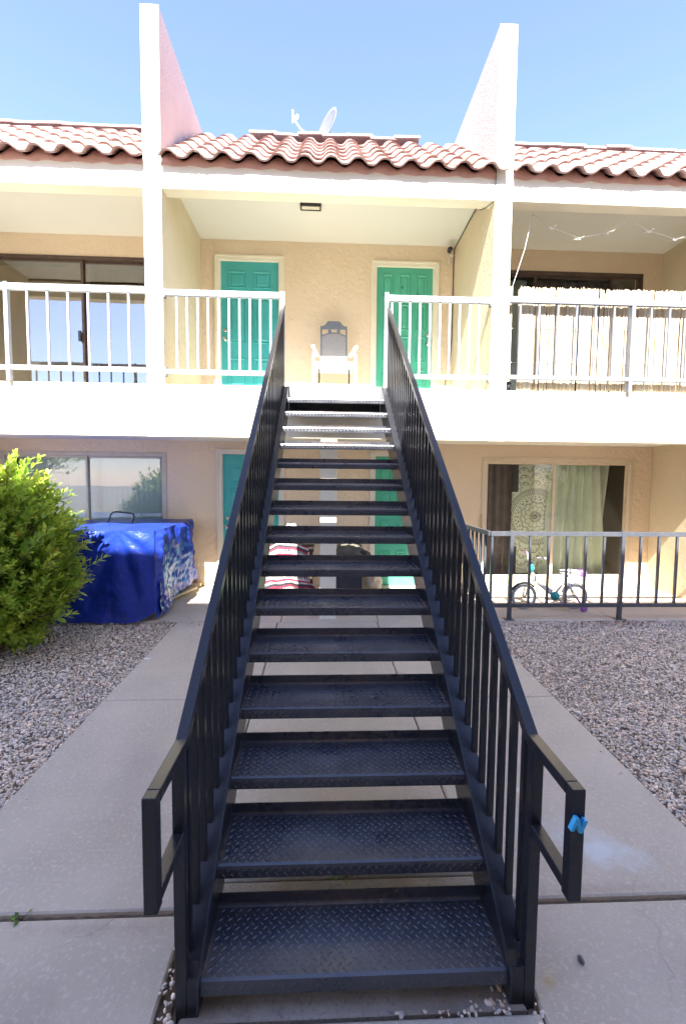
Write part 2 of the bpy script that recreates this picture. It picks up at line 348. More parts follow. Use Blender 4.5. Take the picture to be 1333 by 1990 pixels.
# ------------------------------------------------------------------ ground, paving
g = MB()
ys = [-150, -30, -4, 0, 3.82, 5.6, 12, 150]; zs = [-0.14, -0.14, gz(-4) - 0.05, gz(0) - 0.05, gz(3.82) - 0.05, 0.2, 0.15, 0.1]
for i in range(len(ys) - 1):
    g.add([(-150, ys[i], zs[i]), (150, ys[i], zs[i]), (150, ys[i + 1], zs[i + 1]), (-150, ys[i + 1], zs[i + 1])], [(0, 1, 2, 3)])
g.build('ground', M['soil'], kind='structure')

def slab(x0, x1, y0, y1, parent, name='slab', m=None, zf=gz, t=0.10, xa=None, xb=None, dz=0.0):
    """tilted concrete slab; xa/xb: x edges at the far end"""
    b = MB(); xa = x0 if xa is None else xa; xb = x1 if xb is None else xb
    n = max(1, int((y1 - y0) / 0.8)); r = 0.008
    ysl = [y0 + (y1 - y0) * i / n for i in range(n + 1)]
    rows = []
    for y in [y0, y0 + r] + ysl[1:-1] + [y1 - r, y1]:
        t_ = (y - y0) / (y1 - y0); l = x0 + (xa - x0) * t_; rr = x1 + (xb - x1) * t_
        e = -r * 0.7 if y in (y0, y1) else 0.0
        rows.append([(l, y, zf(y) + dz - t), (l, y, zf(y) + dz - r), (l + r, y, zf(y) + dz + e), (rr - r, y, zf(y) + dz + e), (rr, y, zf(y) + dz - r), (rr, y, zf(y) + dz - t)])
    vs = [p for q in rows for p in q]; fs = []
    for i in range(len(rows) - 1):
        for j in range(5): fs.append((i * 6 + j, i * 6 + j + 1, (i + 1) * 6 + j + 1, (i + 1) * 6 + j))
    fs.append((0, 1, 2, 3, 4, 5)); fs.append(tuple((len(rows) - 1) * 6 + k for k in (5, 4, 3, 2, 1, 0)))
    b.add(vs, fs)
    return b.build(name, m or M['concrete'], parent)

walk = thing('walkway', None, None, kind='structure')
J = 0.006
slab(-1.868, -0.655 - J, 0.372, 2.075 - J, walk, xa=-1.85); slab(-1.85, -0.655 - J, 2.075, 3.82 - J, walk, xa=-1.83)
slab(0.60 + J, 1.812, 0.372, 2.06 - J, walk, xa=0.565 + J, xb=1.785); slab(0.565 + J, 1.785, 2.06, 3.82 - J, walk, xa=0.53 + J, xb=1.765)
slab(-0.652, 0.597, 0.50, 2.07 - J, walk, xb=0.562, dz=-0.004); slab(-0.652, 0.562, 2.07, 3.82 - J, walk, xb=0.527, dz=-0.004)
slab(-6.0, -0.69, -3.6, 0.345, walk, xb=-0.665 - 0.02); slab(0.665, 6.0, -3.6, 0.345, walk, xa=0.650)
slab(-0.66, 0.645, -3.6, -0.035, walk)
slab(-0.60, 0.605, -0.018, 0.492, walk, name='stair_pad', m=M['pad'], dz=-0.006)
# sediment in the open joints, as real low beads of dirt
jb = MB()
for (xa, xb, yc, w) in ((-2.6, -0.66, 0.358, 0.03), (0.64, 2.6, 0.358, 0.03)):
    jb.grid(lambda u, v, xa=xa, xb=xb, yc=yc, w=w: (xa + (xb - xa) * u, yc + (v - .5) * w, gz(yc) - 0.022 + 0.010 * noise.noise(Vector((u * 60, v * 3, 0)))), 160, 3)
for (xa, xb, y0, y1, w) in ((-0.675, -0.66, -0.4, 0.5, 0.06), (0.645, 0.62, -0.4, 0.5, 0.05)):
    jb.grid(lambda u, v, xa=xa, xb=xb, y0=y0, y1=y1, w=w: (xa + (xb - xa) * u + (v - .5) * w, y0 + (y1 - y0) * u, gz(0) - 0.028 + 0.010 * noise.noise(Vector((u * 60, v * 3, 5)))), 80, 4)
jb.build('joint_dirt', M['joint'], kind='stuff')

patio = thing('patio_floor', None, None, kind='structure')
xs = [-8.0, -5.6, -4.0, -2.42, -0.62, 0.55, 1.90, 3.5, 5.2, 8.0]
for i in range(len(xs) - 1):
    slab(xs[i] + J / 2, xs[i + 1] - J / 2, 3.82, 4.72, patio, name='slab', zf=pz, t=0.12)
    slab(xs[i] + J / 2, xs[i + 1] - J / 2, 4.72 + J, 5.56, patio, name='slab', zf=pz, t=0.12)

# ------------------------------------------------------------------ gravel
def stones(regions, name, dens, size, seed, zoff=0.0, lift=0.5):
    r = np.random.default_rng(seed)
    P = []
    for (fx0, fx1, y0, y1) in regions:
        n = int(dens * (y1 - y0) * (abs(fx1(y0) - fx0(y0)) + abs(fx1(y1) - fx0(y1))) / 2)
        y = r.uniform(y0, y1, n); u = r.uniform(0, 1, n)
        a = np.array([fx0(v) for v in y]); b = np.array([fx1(v) for v in y])
        P.append(np.stack([a + (b - a) * u, y], 1))
    P = np.concatenate(P); n = len(P)
    # base stone: 12-vertex icosahedron
    t = (1 + 5 ** .5) / 2
    V0 = np.array([(-1, t, 0), (1, t, 0), (-1, -t, 0), (1, -t, 0), (0, -1, t), (0, 1, t), (0, -1, -t), (0, 1, -t), (t, 0, -1), (t, 0, 1), (-t, 0, -1), (-t, 0, 1)]) / 1.902
    F0 = np.array([(0, 11, 5), (0, 5, 1), (0, 1, 7), (0, 7, 10), (0, 10, 11), (1, 5, 9), (5, 11, 4), (11, 10, 2), (10, 7, 6), (7, 1, 8), (3, 9, 4), (3, 4, 2), (3, 2, 6), (3, 6, 8), (3, 8, 9), (4, 9, 5), (2, 4, 11), (6, 2, 10), (8, 6, 7), (9, 8, 1)])
    V = np.repeat(V0[None], n, 0) * r.uniform(0.75, 1.2, (n, 12, 1))
    s = size * np.exp(r.normal(0, 0.28, (n, 1, 1)))
    ax = np.stack([r.uniform(0.8, 1.35, n), r.uniform(0.6, 1.0, n), r.uniform(0.4, 0.7, n)], 1)[:, None, :]
    V = V * s * ax
    th = r.uniform(0, 2 * PI, n); c, si = np.cos(th), np.sin(th); tl = r.normal(0, 0.45, n); ct, st = np.cos(tl), np.sin(tl)
    x, y, z = V[..., 0].copy(), V[..., 1].copy(), V[..., 2].copy()
    y2 = y * ct[:, None] - z * st[:, None]; z2 = y * st[:, None] + z * ct[:, None]
    x3 = x * c[:, None] - y2 * si[:, None]; y3 = x * si[:, None] + y2 * c[:, None]
    gzv = 0.07 + 0.043 * np.clip(P[:, 1], -4, 3.82)
    V = np.stack([x3 + P[:, :1], y3 + P[:, 1:2], z2 + (gzv + zoff + r.uniform(-0.2, 1.0, n) * size * lift)[:, None]], 2).reshape(-1, 3)
    F = (F0[None] + (np.arange(n) * 12)[:, None, None]).reshape(-1, 3)
    pal = np.array([(.36, .34, .32), (.30, .29, .285), (.44, .41, .38), (.40, .34, .28), (.24, .235, .24), (.52, .49, .45), (.35, .27, .21), (.47, .38, .32), (.28, .30, .32)])
    pr = np.array([.2, .17, .18, .10, .10, .09, .05, .04, .07])
    cc = np.array([1.98, 1.76, 1.52]) * (0.2 * np.array([.36, .345, .33]) + 0.8 * pal[r.choice(len(pal), n, p=pr)]) * r.uniform(0.8, 1.2, (n, 1))
    return raw_mesh(name, V, F, M['stone'], np.repeat(cc, 12, 0))
L_edge = lambda y: -1.875 + 0.012 * y
R_edge = lambda y: 1.825 - 0.014 * y
gme = stones([(lambda y: -5.2 if y > 2 else -3.9, L_edge, 0.40, 3.815), (R_edge, lambda y: 5.4 if y > 2 else 4.1, 0.40, 3.815)], 'gravel', 4700, 0.0088, 3, zoff=-0.022, lift=1.3)
link('gravel', gme, kind='stuff')
pme = stones([(lambda y: 0.05, lambda y: 0.40, -0.034, -0.016), (lambda y: 0.38, lambda y: 0.56, -0.034, 0.012), (lambda y: 0.50, lambda y: 0.56, -0.03, 0.06), (lambda y: -0.69, lambda y: -0.62, -0.3, 0.22), (lambda y: 0.62, lambda y: 0.66, -0.3, 0.10)], 'pebble_strip', 2300, 0.0075, 9, zoff=-0.004, lift=0.6)
link('pebble_strip', pme, kind='stuff')
gme2 = stones([(lambda y: -3.0, lambda y: -0.70, -0.5, 0.34), (lambda y: 0.70, lambda y: 3.0, -0.5, 0.34), (lambda y: -1.80, lambda y: -0.70, 0.40, 3.7), (lambda y: 0.65, lambda y: 1.75, 0.40, 3.7)], 'grit', 28, 0.0022, 21, zoff=0.0008, lift=0.2)
link('grit', gme2, kind='stuff')
gme3 = stones([(lambda y: -1.86, lambda y: -1.76, 0.40, 3.7), (lambda y: 1.70, lambda y: 1.80, 0.40, 3.7)], 'stray_gravel', 75, 0.0065, 22, zoff=0.002, lift=0.2)
link('stray_gravel', gme3, kind='stuff')

# ------------------------------------------------------------------ apartment building
bld = thing('apartment_building', 'two storey cream stucco apartment building with clay tile eaves and open balconies', 'building')
def wall_holes(name, x0, x1, z0, z1, y0, y1, holes, m, parent):
    xs_ = sorted({x0, x1, *[h[0] for h in holes], *[h[1] for h in holes]}); zs_ = sorted({z0, z1, *[h[2] for h in holes], *[h[3] for h in holes]})
    b = MB()
    def solid(i, j):
        if i < 0 or j < 0 or i >= len(xs_) - 1 or j >= len(zs_) - 1: return False
        cx = (xs_[i] + xs_[i + 1]) / 2; cz = (zs_[j] + zs_[j + 1]) / 2
        return not any(h[0] < cx < h[1] and h[2] < cz < h[3] for h in holes)
    for i in range(len(xs_) - 1):
        for j in range(len(zs_) - 1):
            if not solid(i, j): continue
            a, c, d, e = xs_[i], xs_[i + 1], zs_[j], zs_[j + 1]
            b.add([(a, y0, d), (c, y0, d), (c, y0, e), (a, y0, e)], [(0, 1, 2, 3)])
            b.add([(a, y1, d), (c, y1, d), (c, y1, e), (a, y1, e)], [(3, 2, 1, 0)])
            for (di, dj, q) in ((-1, 0, [(a, y0, d), (a, y0, e), (a, y1, e), (a, y1, d)]), (1, 0, [(c, y0, d), (c, y1, d), (c, y1, e), (c, y0, e)]),
                                (0, -1, [(a, y0, d), (a, y1, d), (c, y1, d), (c, y0, d)]), (0, 1, [(a, y0, e), (c, y0, e), (c, y1, e), (a, y1, e)])):
                if not solid(i + di, j + dj): b.add(q, [(0, 1, 2, 3)])
    me = bpy.data.meshes.new(name); me.from_pydata(b.v, [], b.f); me.materials.append(m); me.update()
    import bmesh as _b
    bm = _b.new(); bm.from_mesh(me); _b.ops.remove_doubles(bm, verts=bm.verts, dist=1e-5); _b.ops.recalc_face_normals(bm, faces=bm.faces); bm.to_mesh(me); bm.free()
    return link(name, me, parent)
DW = 0.07
DOORS = {'ul': (-1.764, -0.732, ZT + 0.02, 5.262), 'ur': (0.584, 1.612, ZT + 0.02, 5.244), 'll': (-1.755, -0.728, 0.272, 2.39), 'lr': (0.600, 1.625, 0.272, 2.385)}
WINS = {'ul': (-5.25, -2.35, ZT + 0.02, 5.178), 'ur': (2.45, 4.803, ZT + 0.02, 5.165), 'll': (-4.95, -2.51, 0.30, 2.326), 'lr': (2.367, 4.813, 0.33, 2.313)}
cut = lambda k, D: D[k]
wall_holes('upper_back_wall', -8, 8, ZT, 5.9, YB, YB + 0.18, [DOORS['ul'], DOORS['ur'], WINS['ul'], WINS['ur']], M['stucco_back'], bld)
wall_holes('lower_back_wall', -8, 8, 0.10, ZT - 0.003, YB, YB + 0.18, [DOORS['ll'], DOORS['lr'], WINS['ll'], WINS['lr']], M['stucco_back'], bld)
# balcony slab, edge band, ceilings, fascia
bx(-8, 8, YF, YF + 0.20, ZB, ZT).build('balcony_edge_band', M['stucco_trim'], bld, bevel=0.006)
bx(-8, 8, YF + 0.20, YB - 0.002, ZB + 0.10, ZT - 0.012).build('balcony_floor', M['ceiling'], bld)
bx(-8, XL0, YF + 0.002, YF + 0.17, ZF, 5.45).build('fascia_beam', M['stucco_trim'], bld, bevel=0.006)
bx(XL1, XR0, YF + 0.002, YF + 0.17, ZF, 5.45).build('fascia_beam', M['stucco_trim'], bld, bevel=0.006)
bx(XR1, 8, YF + 0.002, YF + 0.17, ZF, 5.45).build('fascia_beam', M['stucco_trim'], bld, bevel=0.006)
bx(-8, 8, YF + 0.172, YB - 0.002, ZC, ZC + 0.08).build('balcony_ceiling', M['ceiling'], bld)
# fins: wall from the slab to above the roof (cream below, faded pink above the eave)
for (a, b_) in ((XL0, XL1), (XR0, XR1)):
    bx(a, b_, YF - 0.0, 5.72, 5.52, 7.09).build('roof_fin_wall', M['stucco_fin'], bld, bevel=0.01)
    bx(a, b_, YF - 0.003, YB + 0.003, ZT - 0.3, 5.52).build('balcony_side_wall', M['stucco'], bld, bevel=0.006)
    bx(a, b_, YF - 0.004, YF - 0.0005, ZB, 7.088).build('column_face', M['stucco_trim'], bld)
bx(5.11, 5.31, YF + 0.18, YB, ZT - 0.01, ZC).build('balcony_side_wall', M['stucco'], bld)
bx(-5.60, -5.40, YF + 0.18, YB, ZT - 0.01, ZC).build('balcony_side_wall', M['stucco'], bld)
bx(5.11, 5.31, YF + 0.10, YB, 0.12, ZB + 0.1).build('patio_side_wall', M['stucco'], bld, bevel=0.008)
bx(-5.60, -5.40, YF + 0.10, YB, 0.12, ZB + 0.1).build('patio_side_wall', M['stucco'], bld, bevel=0.008)
b = MB(); b.box(-0.157, 0.037, YF + 0.01, YF + 0.19, pz(3.9) - 0.02, ZB - 0.002); b.box(-0.162, 0.042, YF + 0.005, YF + 0.195, pz(3.9), pz(3.9) + 0.012)
b.build('porch_post', M['stucco_trim'], bld, bevel=0.005)
# flat roof and outer walls behind
bx(-8, 8, 5.735, 14, 6.5, 6.62).build('flat_roof', M['ceiling'], bld)
bx(-8, 8, 13.8, 14, 0.1, 6.6).build('rear_wall', M['neigh'], bld)
bx(-8.2, -8.002, YF, 14, 0.1, 6.6).build('end_wall', M['neigh'], bld); bx(8.002, 8.2, YF, 14, 0.1, 6.6).build('end_wall', M['neigh'], bld)
# dark rooms behind the glass
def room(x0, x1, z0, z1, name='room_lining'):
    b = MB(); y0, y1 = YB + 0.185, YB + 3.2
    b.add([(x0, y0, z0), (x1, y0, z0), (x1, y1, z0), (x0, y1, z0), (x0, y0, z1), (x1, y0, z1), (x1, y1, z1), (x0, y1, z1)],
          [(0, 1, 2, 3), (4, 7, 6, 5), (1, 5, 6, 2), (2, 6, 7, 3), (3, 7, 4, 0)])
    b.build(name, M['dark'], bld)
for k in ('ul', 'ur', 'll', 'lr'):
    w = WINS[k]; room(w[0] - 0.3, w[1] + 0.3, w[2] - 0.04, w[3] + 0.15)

# roof plane
TH = math.atan2(7.06 - 5.445, 5.72 - 3.80); CT, ST = math.cos(TH), math.sin(TH)
def rp(x, s_, n=0.0): return (x, 3.80 + s_ * CT - n * ST, 5.445 + s_ * ST + n * CT)
b = MB()
for (a, c) in ((-8, XL0), (XL1, XR0), (XR1, 8)):
    v = [rp(a, 0.13, -0.035), rp(c, 0.13, -0.035), rp(c, 2.46, -0.035), rp(a, 2.46, -0.035)]
    v += [(p[0], p[1] + 0.03, p[2] - 0.05) for p in v]
    b.add(v, [(0, 1, 2, 3), (7, 6, 5, 4), (0, 4, 5, 1), (1, 5, 6, 2), (2, 6, 7, 3), (3, 7, 4, 0)])
b.build('roof_deck', M['felt'], bld)
b = MB(); b.box(-8, 8, 5.722, 5.74, 6.3, 7.03); b.build('roof_back_board', M['felt'], bld)
PITCH, TL = 0.300, 0.455
def tile_mesh(nm, m, jag):
    b = MB(); n = 12
    def h(u): return 0.033 * math.tanh(1.3 * math.cos(2 * PI * (u - 0.33))) / math.tanh(1.3)
    top, bot = [], []
    for yy, up in ((0, 0.020), (TL, -0.006)):
        for i in range(n + 1):
            u = i / n * 1.02
            k = jag[i] if yy == 0 else 0
            top.append((u * PITCH, yy + k, h(u) + up + 0.009)); bot.append((u * PITCH, yy + k, h(u) + up - 0.009))
    vs = top + bot; N = n + 1; fs = []
    for i in range(n):
        fs.append((i, i + 1, N + i + 1, N + i)); fs.append((2 * N + i, 3 * N + i, 3 * N + i + 1, 2 * N + i + 1)); fs.append((i, 2 * N + i, 2 * N + i + 1, i + 1))
    fs.append((0, N, 3 * N, 2 * N)); fs.append((n, 2 * N + n, 3 * N + n, N + n))
    b.add(vs, fs, 0, False)
    me = bpy.data.meshes.new(nm); me.from_pydata(b.v, [], b.f); me.materials.append(m)
    me.polygons.foreach_set("use_smooth", [k % 3 != 2 and k < 3 * n for k in range(len(b.f))]); me.update(); return me
tmesh = []
for q in range(6):
    jag = [0.0] * 13
    if q in (2, 4):
        for i in range(3, 9): jag[i] = random.uniform(-0.006, 0.012)
    tmesh.append(tile_mesh('roof_tile', [M['tile'], M['tile_b'], M['tile'], M['tile_c'], M['tile_b'], M['tile']][q], jag))
for (xa, n, dirn) in ((XL0, 11, -1), (XL1 + 0.003, 13, 1), (XR1 + 0.003, 13, 1)):
    for row in range(6):
        for i in range(n):
            x = xa + (i * PITCH if dirn > 0 else -(i + 1) * PITCH * 1.0)
            if dirn > 0 and n == 13 and xa < 0 and x + PITCH > XR0 + 0.17: continue
            me = random.choice(tmesh)
            p = rp(x + random.uniform(-.003, .003), row * 0.40 + random.uniform(-.008, .008) - 0.01, 0.02 + random.uniform(-.002, .003))
            link('roof_tile', me, bld, loc=p, rot=(TH, random.uniform(-.006, .006), random.uniform(-.008, .008)))
def ridge_mesh():
    b = MB(); n = 10; L_ = 0.40; vs = []
    for xx, sc in ((0, 1.0), (L_, 0.90)):
        for r in (0.105, 0.088):
            for j in range(n + 1):
                t = PI * (j / n); vs.append((xx, -math.cos(t) * r * sc, math.sin(t) * r * sc * 0.75))
    N = n + 1; fs = []
    for j in range(n):
        fs += [(j, j + 1, 2 * N + j + 1, 2 * N + j), (N + j, 3 * N + j, 3 * N + j + 1, N + j + 1), (j, N + j, N + j + 1, j + 1), (2 * N + j, 2 * N + j + 1, 3 * N + j + 1, 3 * N + j)]
    fs += [(0, 2 * N, 3 * N, N), (n, N + n, 3 * N + n, 2 * N + n)]
    b.add(vs, fs, 0, False); return b.mesh('ridge_tile', M['ridge'])
rme = ridge_mesh()
for (a, c) in ((-6.2, XL0 - 0.35), (-1.27, 1.10), (XR1 + 0.01, 6.6)):
    x = a
    while x < c:
        link('ridge_tile', rme, bld, loc=(x, 5.78 + random.uniform(-.01, .01), 7.13 + random.uniform(-.012, .012)), rot=(0, random.uniform(-.02, .02) - 0.03, random.uniform(-.02, .02)))
        x += 0.365
# mortar strip under the eave with an uneven lower edge
b = MB()
for (a, c) in ((-8, XL0 - 0.002), (XL1 + 0.002, XR0 - 0.002), (XR1 + 0.002, 8)):
    b = MB(); n = int((c - a) / 0.03); pts = []
    for i in range(n + 1):
        x = a + (c - a) * i / n; lo = 5.418 + 0.018 * math.sin(2 * PI * (x - a) / PITCH + 1.2) * (0.5 + noise.noise(Vector((x * 1.3, 0, 3)))) + 0.012 * noise.noise(Vector((x * 9, 1, 0)))
        hi = 5.515 + 0.040 * math.cos(2 * PI * ((x - (a if a != -8 else XL0)) / PITCH - 0.33))
        pts.append((x, lo, hi))
    for i in range(n):
        x0, l0, h0 = pts[i]; x1, l1, h1 = pts[i + 1]; y0, y1 = YF - 0.016, YF + 0.12
        vs = [(x0, y0, l0), (x1, y0, l1), (x1, y0 + 0.02, h1), (x0, y0 + 0.02, h0), (x0, y1, l0), (x1, y1, l1), (x1, y1, h1), (x0, y1, h0)]
        b.add(vs, [(0, 1, 2, 3), (0, 4, 5, 1), (3, 2, 6, 7)], 0, True)
    b.build('eave_mortar', M['birdstop'], bld)

# doors
def door(key, cols, rows, m, casing_m, knob_side, zb, num=None):
    x0, x1, z0, z1 = DOORS[key]
    b = MB(); y = YB
    cw = 0.075
    # brick-moulding casing: two stepped rings butted at the head
    for (i, o_, ya, yb_) in ((0.030, 0.0, y - 0.022, y + 0.05), (cw, 0.030, y - 0.012, y + 0.06)):
        b.box(x0 + o_, x0 + i, ya, yb_, z0, z1 - i); b.box(x1 - i, x1 - o_, ya, yb_, z0, z1 - i); b.box(x0 + o_, x1 - o_, ya, yb_, z1 - i, z1 - o_)
    b.box(x0 + cw, x0 + cw + 0.012, y + 0.02, y + 0.08, z0, z1 - cw); b.box(x1 - cw - 0.012, x1 - cw, y + 0.02, y + 0.08, z0, z1 - cw)
    b.build('door_casing', casing_m, bld, bevel=0.003)
    dx0, dx1, dz0, dz1 = x0 + cw + 0.006, x1 - cw - 0.006, z0 + 0.01, z1 - cw - 0.004
    yd = y + 0.035
    d = bx(dx0, dx1, yd, yd + 0.045, dz0, dz1).build('door', m, bld, bevel=0.002)
    W = dx1 - dx0; st = 0.10 if cols == 3 else 0.12; pw = (W - st * (cols + 1) - (0.0)) / cols
    for (za, zb_) in rows:
        for k in range(cols):
            a = dx0 + st + k * (pw + st) - (0.0); c = a + pw
            pb = MB(); ring = [(0, 0.0), (0.007, -0.015), (0.020, -0.002), (0.034, -0.002), (0.052, -0.013)]
            vs = []
            for (ins, dy) in ring:
                vs += [(a + ins, yd + dy, dz0 + za + ins), (c - ins, yd + dy, dz0 + za + ins), (c - ins, yd + dy, dz0 + zb_ - ins), (a + ins, yd + dy, dz0 + zb_ - ins)]
            fs = []
            for q in range(len(ring) - 1):
                for e in range(4): fs.append((q * 4 + e, q * 4 + (e + 1) % 4, (q + 1) * 4 + (e + 1) % 4, (q + 1) * 4 + e))
            fs.append(tuple(len(ring) * 4 - 4 + e for e in range(4)))
            pb.add(vs, fs); pb.build('door_panel', m, d)
    kx = dx1 - 0.065 if knob_side > 0 else dx0 + 0.065
    for dz, rr in ((zb, 0.027), (zb + 0.135, 0.025)):
        hb = MB(); hb.lathe([(0.001, 0.0), (0.030, -0.002), (0.030, -0.010), (0.012, -0.014), (0.012, -0.036), (rr, -0.044), (rr, -0.062), (0.018, -0.070), (0.001, -0.071)] if dz == zb else
                 [(0.001, 0.0), (0.030, -0.002), (0.028, -0.016), (0.012, -0.022), (0.001, -0.023)], (kx, yd, dz0 + dz), 16, 'y')
        hb.build('door_knob' if dz == zb else 'deadbolt', M['chrome'], d)
    if num:
        nb = MB(); pts = []; cx, cz = num
        for i in range(26):
            t = 2 * PI * i / 26
            pts.append((cx + 0.024 * math.sin(2 * t) * (1.0 if math.cos(t) < 0 else 0.8) + 0.014 * math.cos(t), yd - 0.006, cz + 0.050 * math.cos(t)))
        nb.tube(pts, 0.0065, 6, closed=True); nb.build('door_number', M['black_pl'], d)
        bx(cx - 0.012, cx + 0.006, yd - 0.004, yd, cz - 0.115, cz - 0.072).build('door_sticker', M['white'], d)
        pb = MB(); pb.lathe([(0.001, -0.001), (0.016, -0.003), (0.013, -0.010), (0.001, -0.011)], (cx, yd, cz - 0.525), 12, 'y'); pb.build('peephole', M['black_pl'], d)
r2 = [(0.20, 0.80), (0.98, 1.55), (1.70, 1.95)]; r3 = [(0.18, 0.58), (0.70, 1.08), (1.16, 1.24), (1.35, 1.62), (1.70, 2.03)]
r3 = [(0.15, 0.52), (0.63, 1.01), (1.10, 1.46), (1.60, 2.00)]
door('ul', 2, [(0.22, 0.72), (0.95, 1.62), (1.76, 2.00)], M['teal'], M['casing'], -1, 1.00)
door('ur', 3, [(0.20, 0.60), (0.72, 1.10), (1.20, 1.58), (1.68, 2.02)], M['green'], M['casing'], 1, 1.00, num=(1.085, 4.91))
door('ll', 2, [(0.20, 0.66), (0.86, 1.50), (1.60, 1.88)], M['teal'], M['casing_low'], -1, 0.92)
door('lr', 3, [(0.16, 0.54), (0.66, 1.02), (1.12, 1.48), (1.58, 1.92)], M['green'], M['casing_low'], 1, 0.92)

# windows
def window(key, fm, gm, mids, fw=0.05, depth=0.05, sash=0.035, out=0.012):
    x0, x1, z0, z1 = WINS[key]; y = YB - out
    b = MB()
    b.box(x0, x0 + fw, y, y + 0.10, z0, z1 - fw); b.box(x1 - fw, x1, y, y + 0.10, z0, z1 - fw)
    b.box(x0, x1, y, y + 0.10, z1 - fw, z1); b.box(x0 + fw, x1 - fw, y, y + 0.10, z0, z0 + fw)
    f = b.build('window_frame', fm, bld, bevel=0.002)
    edges = [x0 + fw] + list(mids) + [x1 - fw]
    for i in range(len(edges) - 1):
        a, c = edges[i], edges[i + 1]; yy = y + (0.030 if i % 2 == 0 else 0.058)
        if i > 0: a -= sash / 2
        if i < len(edges) - 2: c += sash / 2
        s_ = MB()
        s_.box(a, a + sash, yy, yy + 0.024, z0 + fw, z1 - fw - sash); s_.box(c - sash, c, yy, yy + 0.024, z0 + fw, z1 - fw - sash)
        s_.box(a, c, yy, yy + 0.024, z1 - fw - sash, z1 - fw - 0.001); s_.box(a + sash, c - sash, yy, yy + 0.024, z0 + fw, z0 + fw + sash * 1.4)
        so = s_.build('window_sash', fm, f, bevel=0.002)
        gb = MB(); gb.add([(a + sash, yy + 0.012, z0 + fw), (c - sash, yy + 0.012, z0 + fw), (c - sash, yy + 0.012, z1 - fw - sash), (a + sash, yy + 0.012, z1 - fw - sash)], [(0, 1, 2, 3)])
        gb.build('window_pane', gm, f)
    return f
f = window('ul', M['bronze'], M['glass_film'], [-3.70], fw=0.045)
bx(-3.75, -3.715, YB - 0.035, YB - 0.0, 3.95, 4.10).build('window_latch', M['black_pl'], f)
window('ur', M['bronze'], M['glass'], [3.12, 4.32], fw=0.045)
window('ll', M['alu'], M['glass_mid'], [-3.71], fw=0.06, sash=0.03)
f = window('lr', M['alu_cream'], M['glass'], [3.54], fw=0.06, sash=0.04)
bx(2.375, 2.395, YB - 0.05, YB - 0.012, 1.18, 1.42).build('window_handle', M['alu_cream'], f)

# curtains and blinds
def folds(name, x0, x1, z0, z1, y, amp, nf, m, par=bld, taper=0.0, n=90, seed=0.0, skew=0.0):
    b = MB()
    def fn(u, v):
        x = x0 + (x1 - x0) * u; z = z0 + (z1 - z0) * v
        x += taper * (0.5 - u) * (1 - v) + skew * (1 - v)
        return (x, y + amp * math.sin(u * nf * 2 * PI + 1.5 * noise.noise(Vector((u * 3, v * 1.5, seed)))) * (1 - 0.3 * v), z)
    b.grid(fn, n, 10); return b.build(name, m, par)
b = MB()
for i in range(28):
    x = -4.86 + i * 0.083
    b.add([(x, YB + 0.24, 0.36), (x + 0.088, YB + 0.233, 0.36), (x + 0.088, YB + 0.233, 2.3), (x, YB + 0.24, 2.3)], [(0, 1, 2, 3)])
b.build('vertical_blind', M['blind'], bld)
folds('sheer_curtain', 3.62, 4.42, 0.38, 2.28, YB + 0.26, 0.035, 6, M['sheer'], seed=3, taper=-0.35)
folds('sheer_curtain', 4.05, 4.60, 0.38, 2.28, YB + 0.30, 0.030, 4, M['sheer'], seed=9, taper=0.25)
folds('brown_curtain', 2.38, 3.55, 0.36, 2.30, YB + 0.36, 0.02, 9, M['curtain'], seed=5)
folds('brown_curtain', 3.2, 4.7, 3.1, 5.15, YB + 0.30, 0.03, 11, M['curtain'], seed=6)
folds('grey_curtain', 2.5, 3.1, 3.1, 5.15, YB + 0.30, 0.02, 2, M['blind'], seed=6)
folds('brown_curtain', -3.75, -2.4, 3.1, 5.15, YB + 0.32, 0.02, 4, M['curtain'], seed=8)
folds('beige_curtain', -5.2, -3.72, 3.1, 5.15, YB + 0.30, 0.012, 5, M['beige'], seed=8)

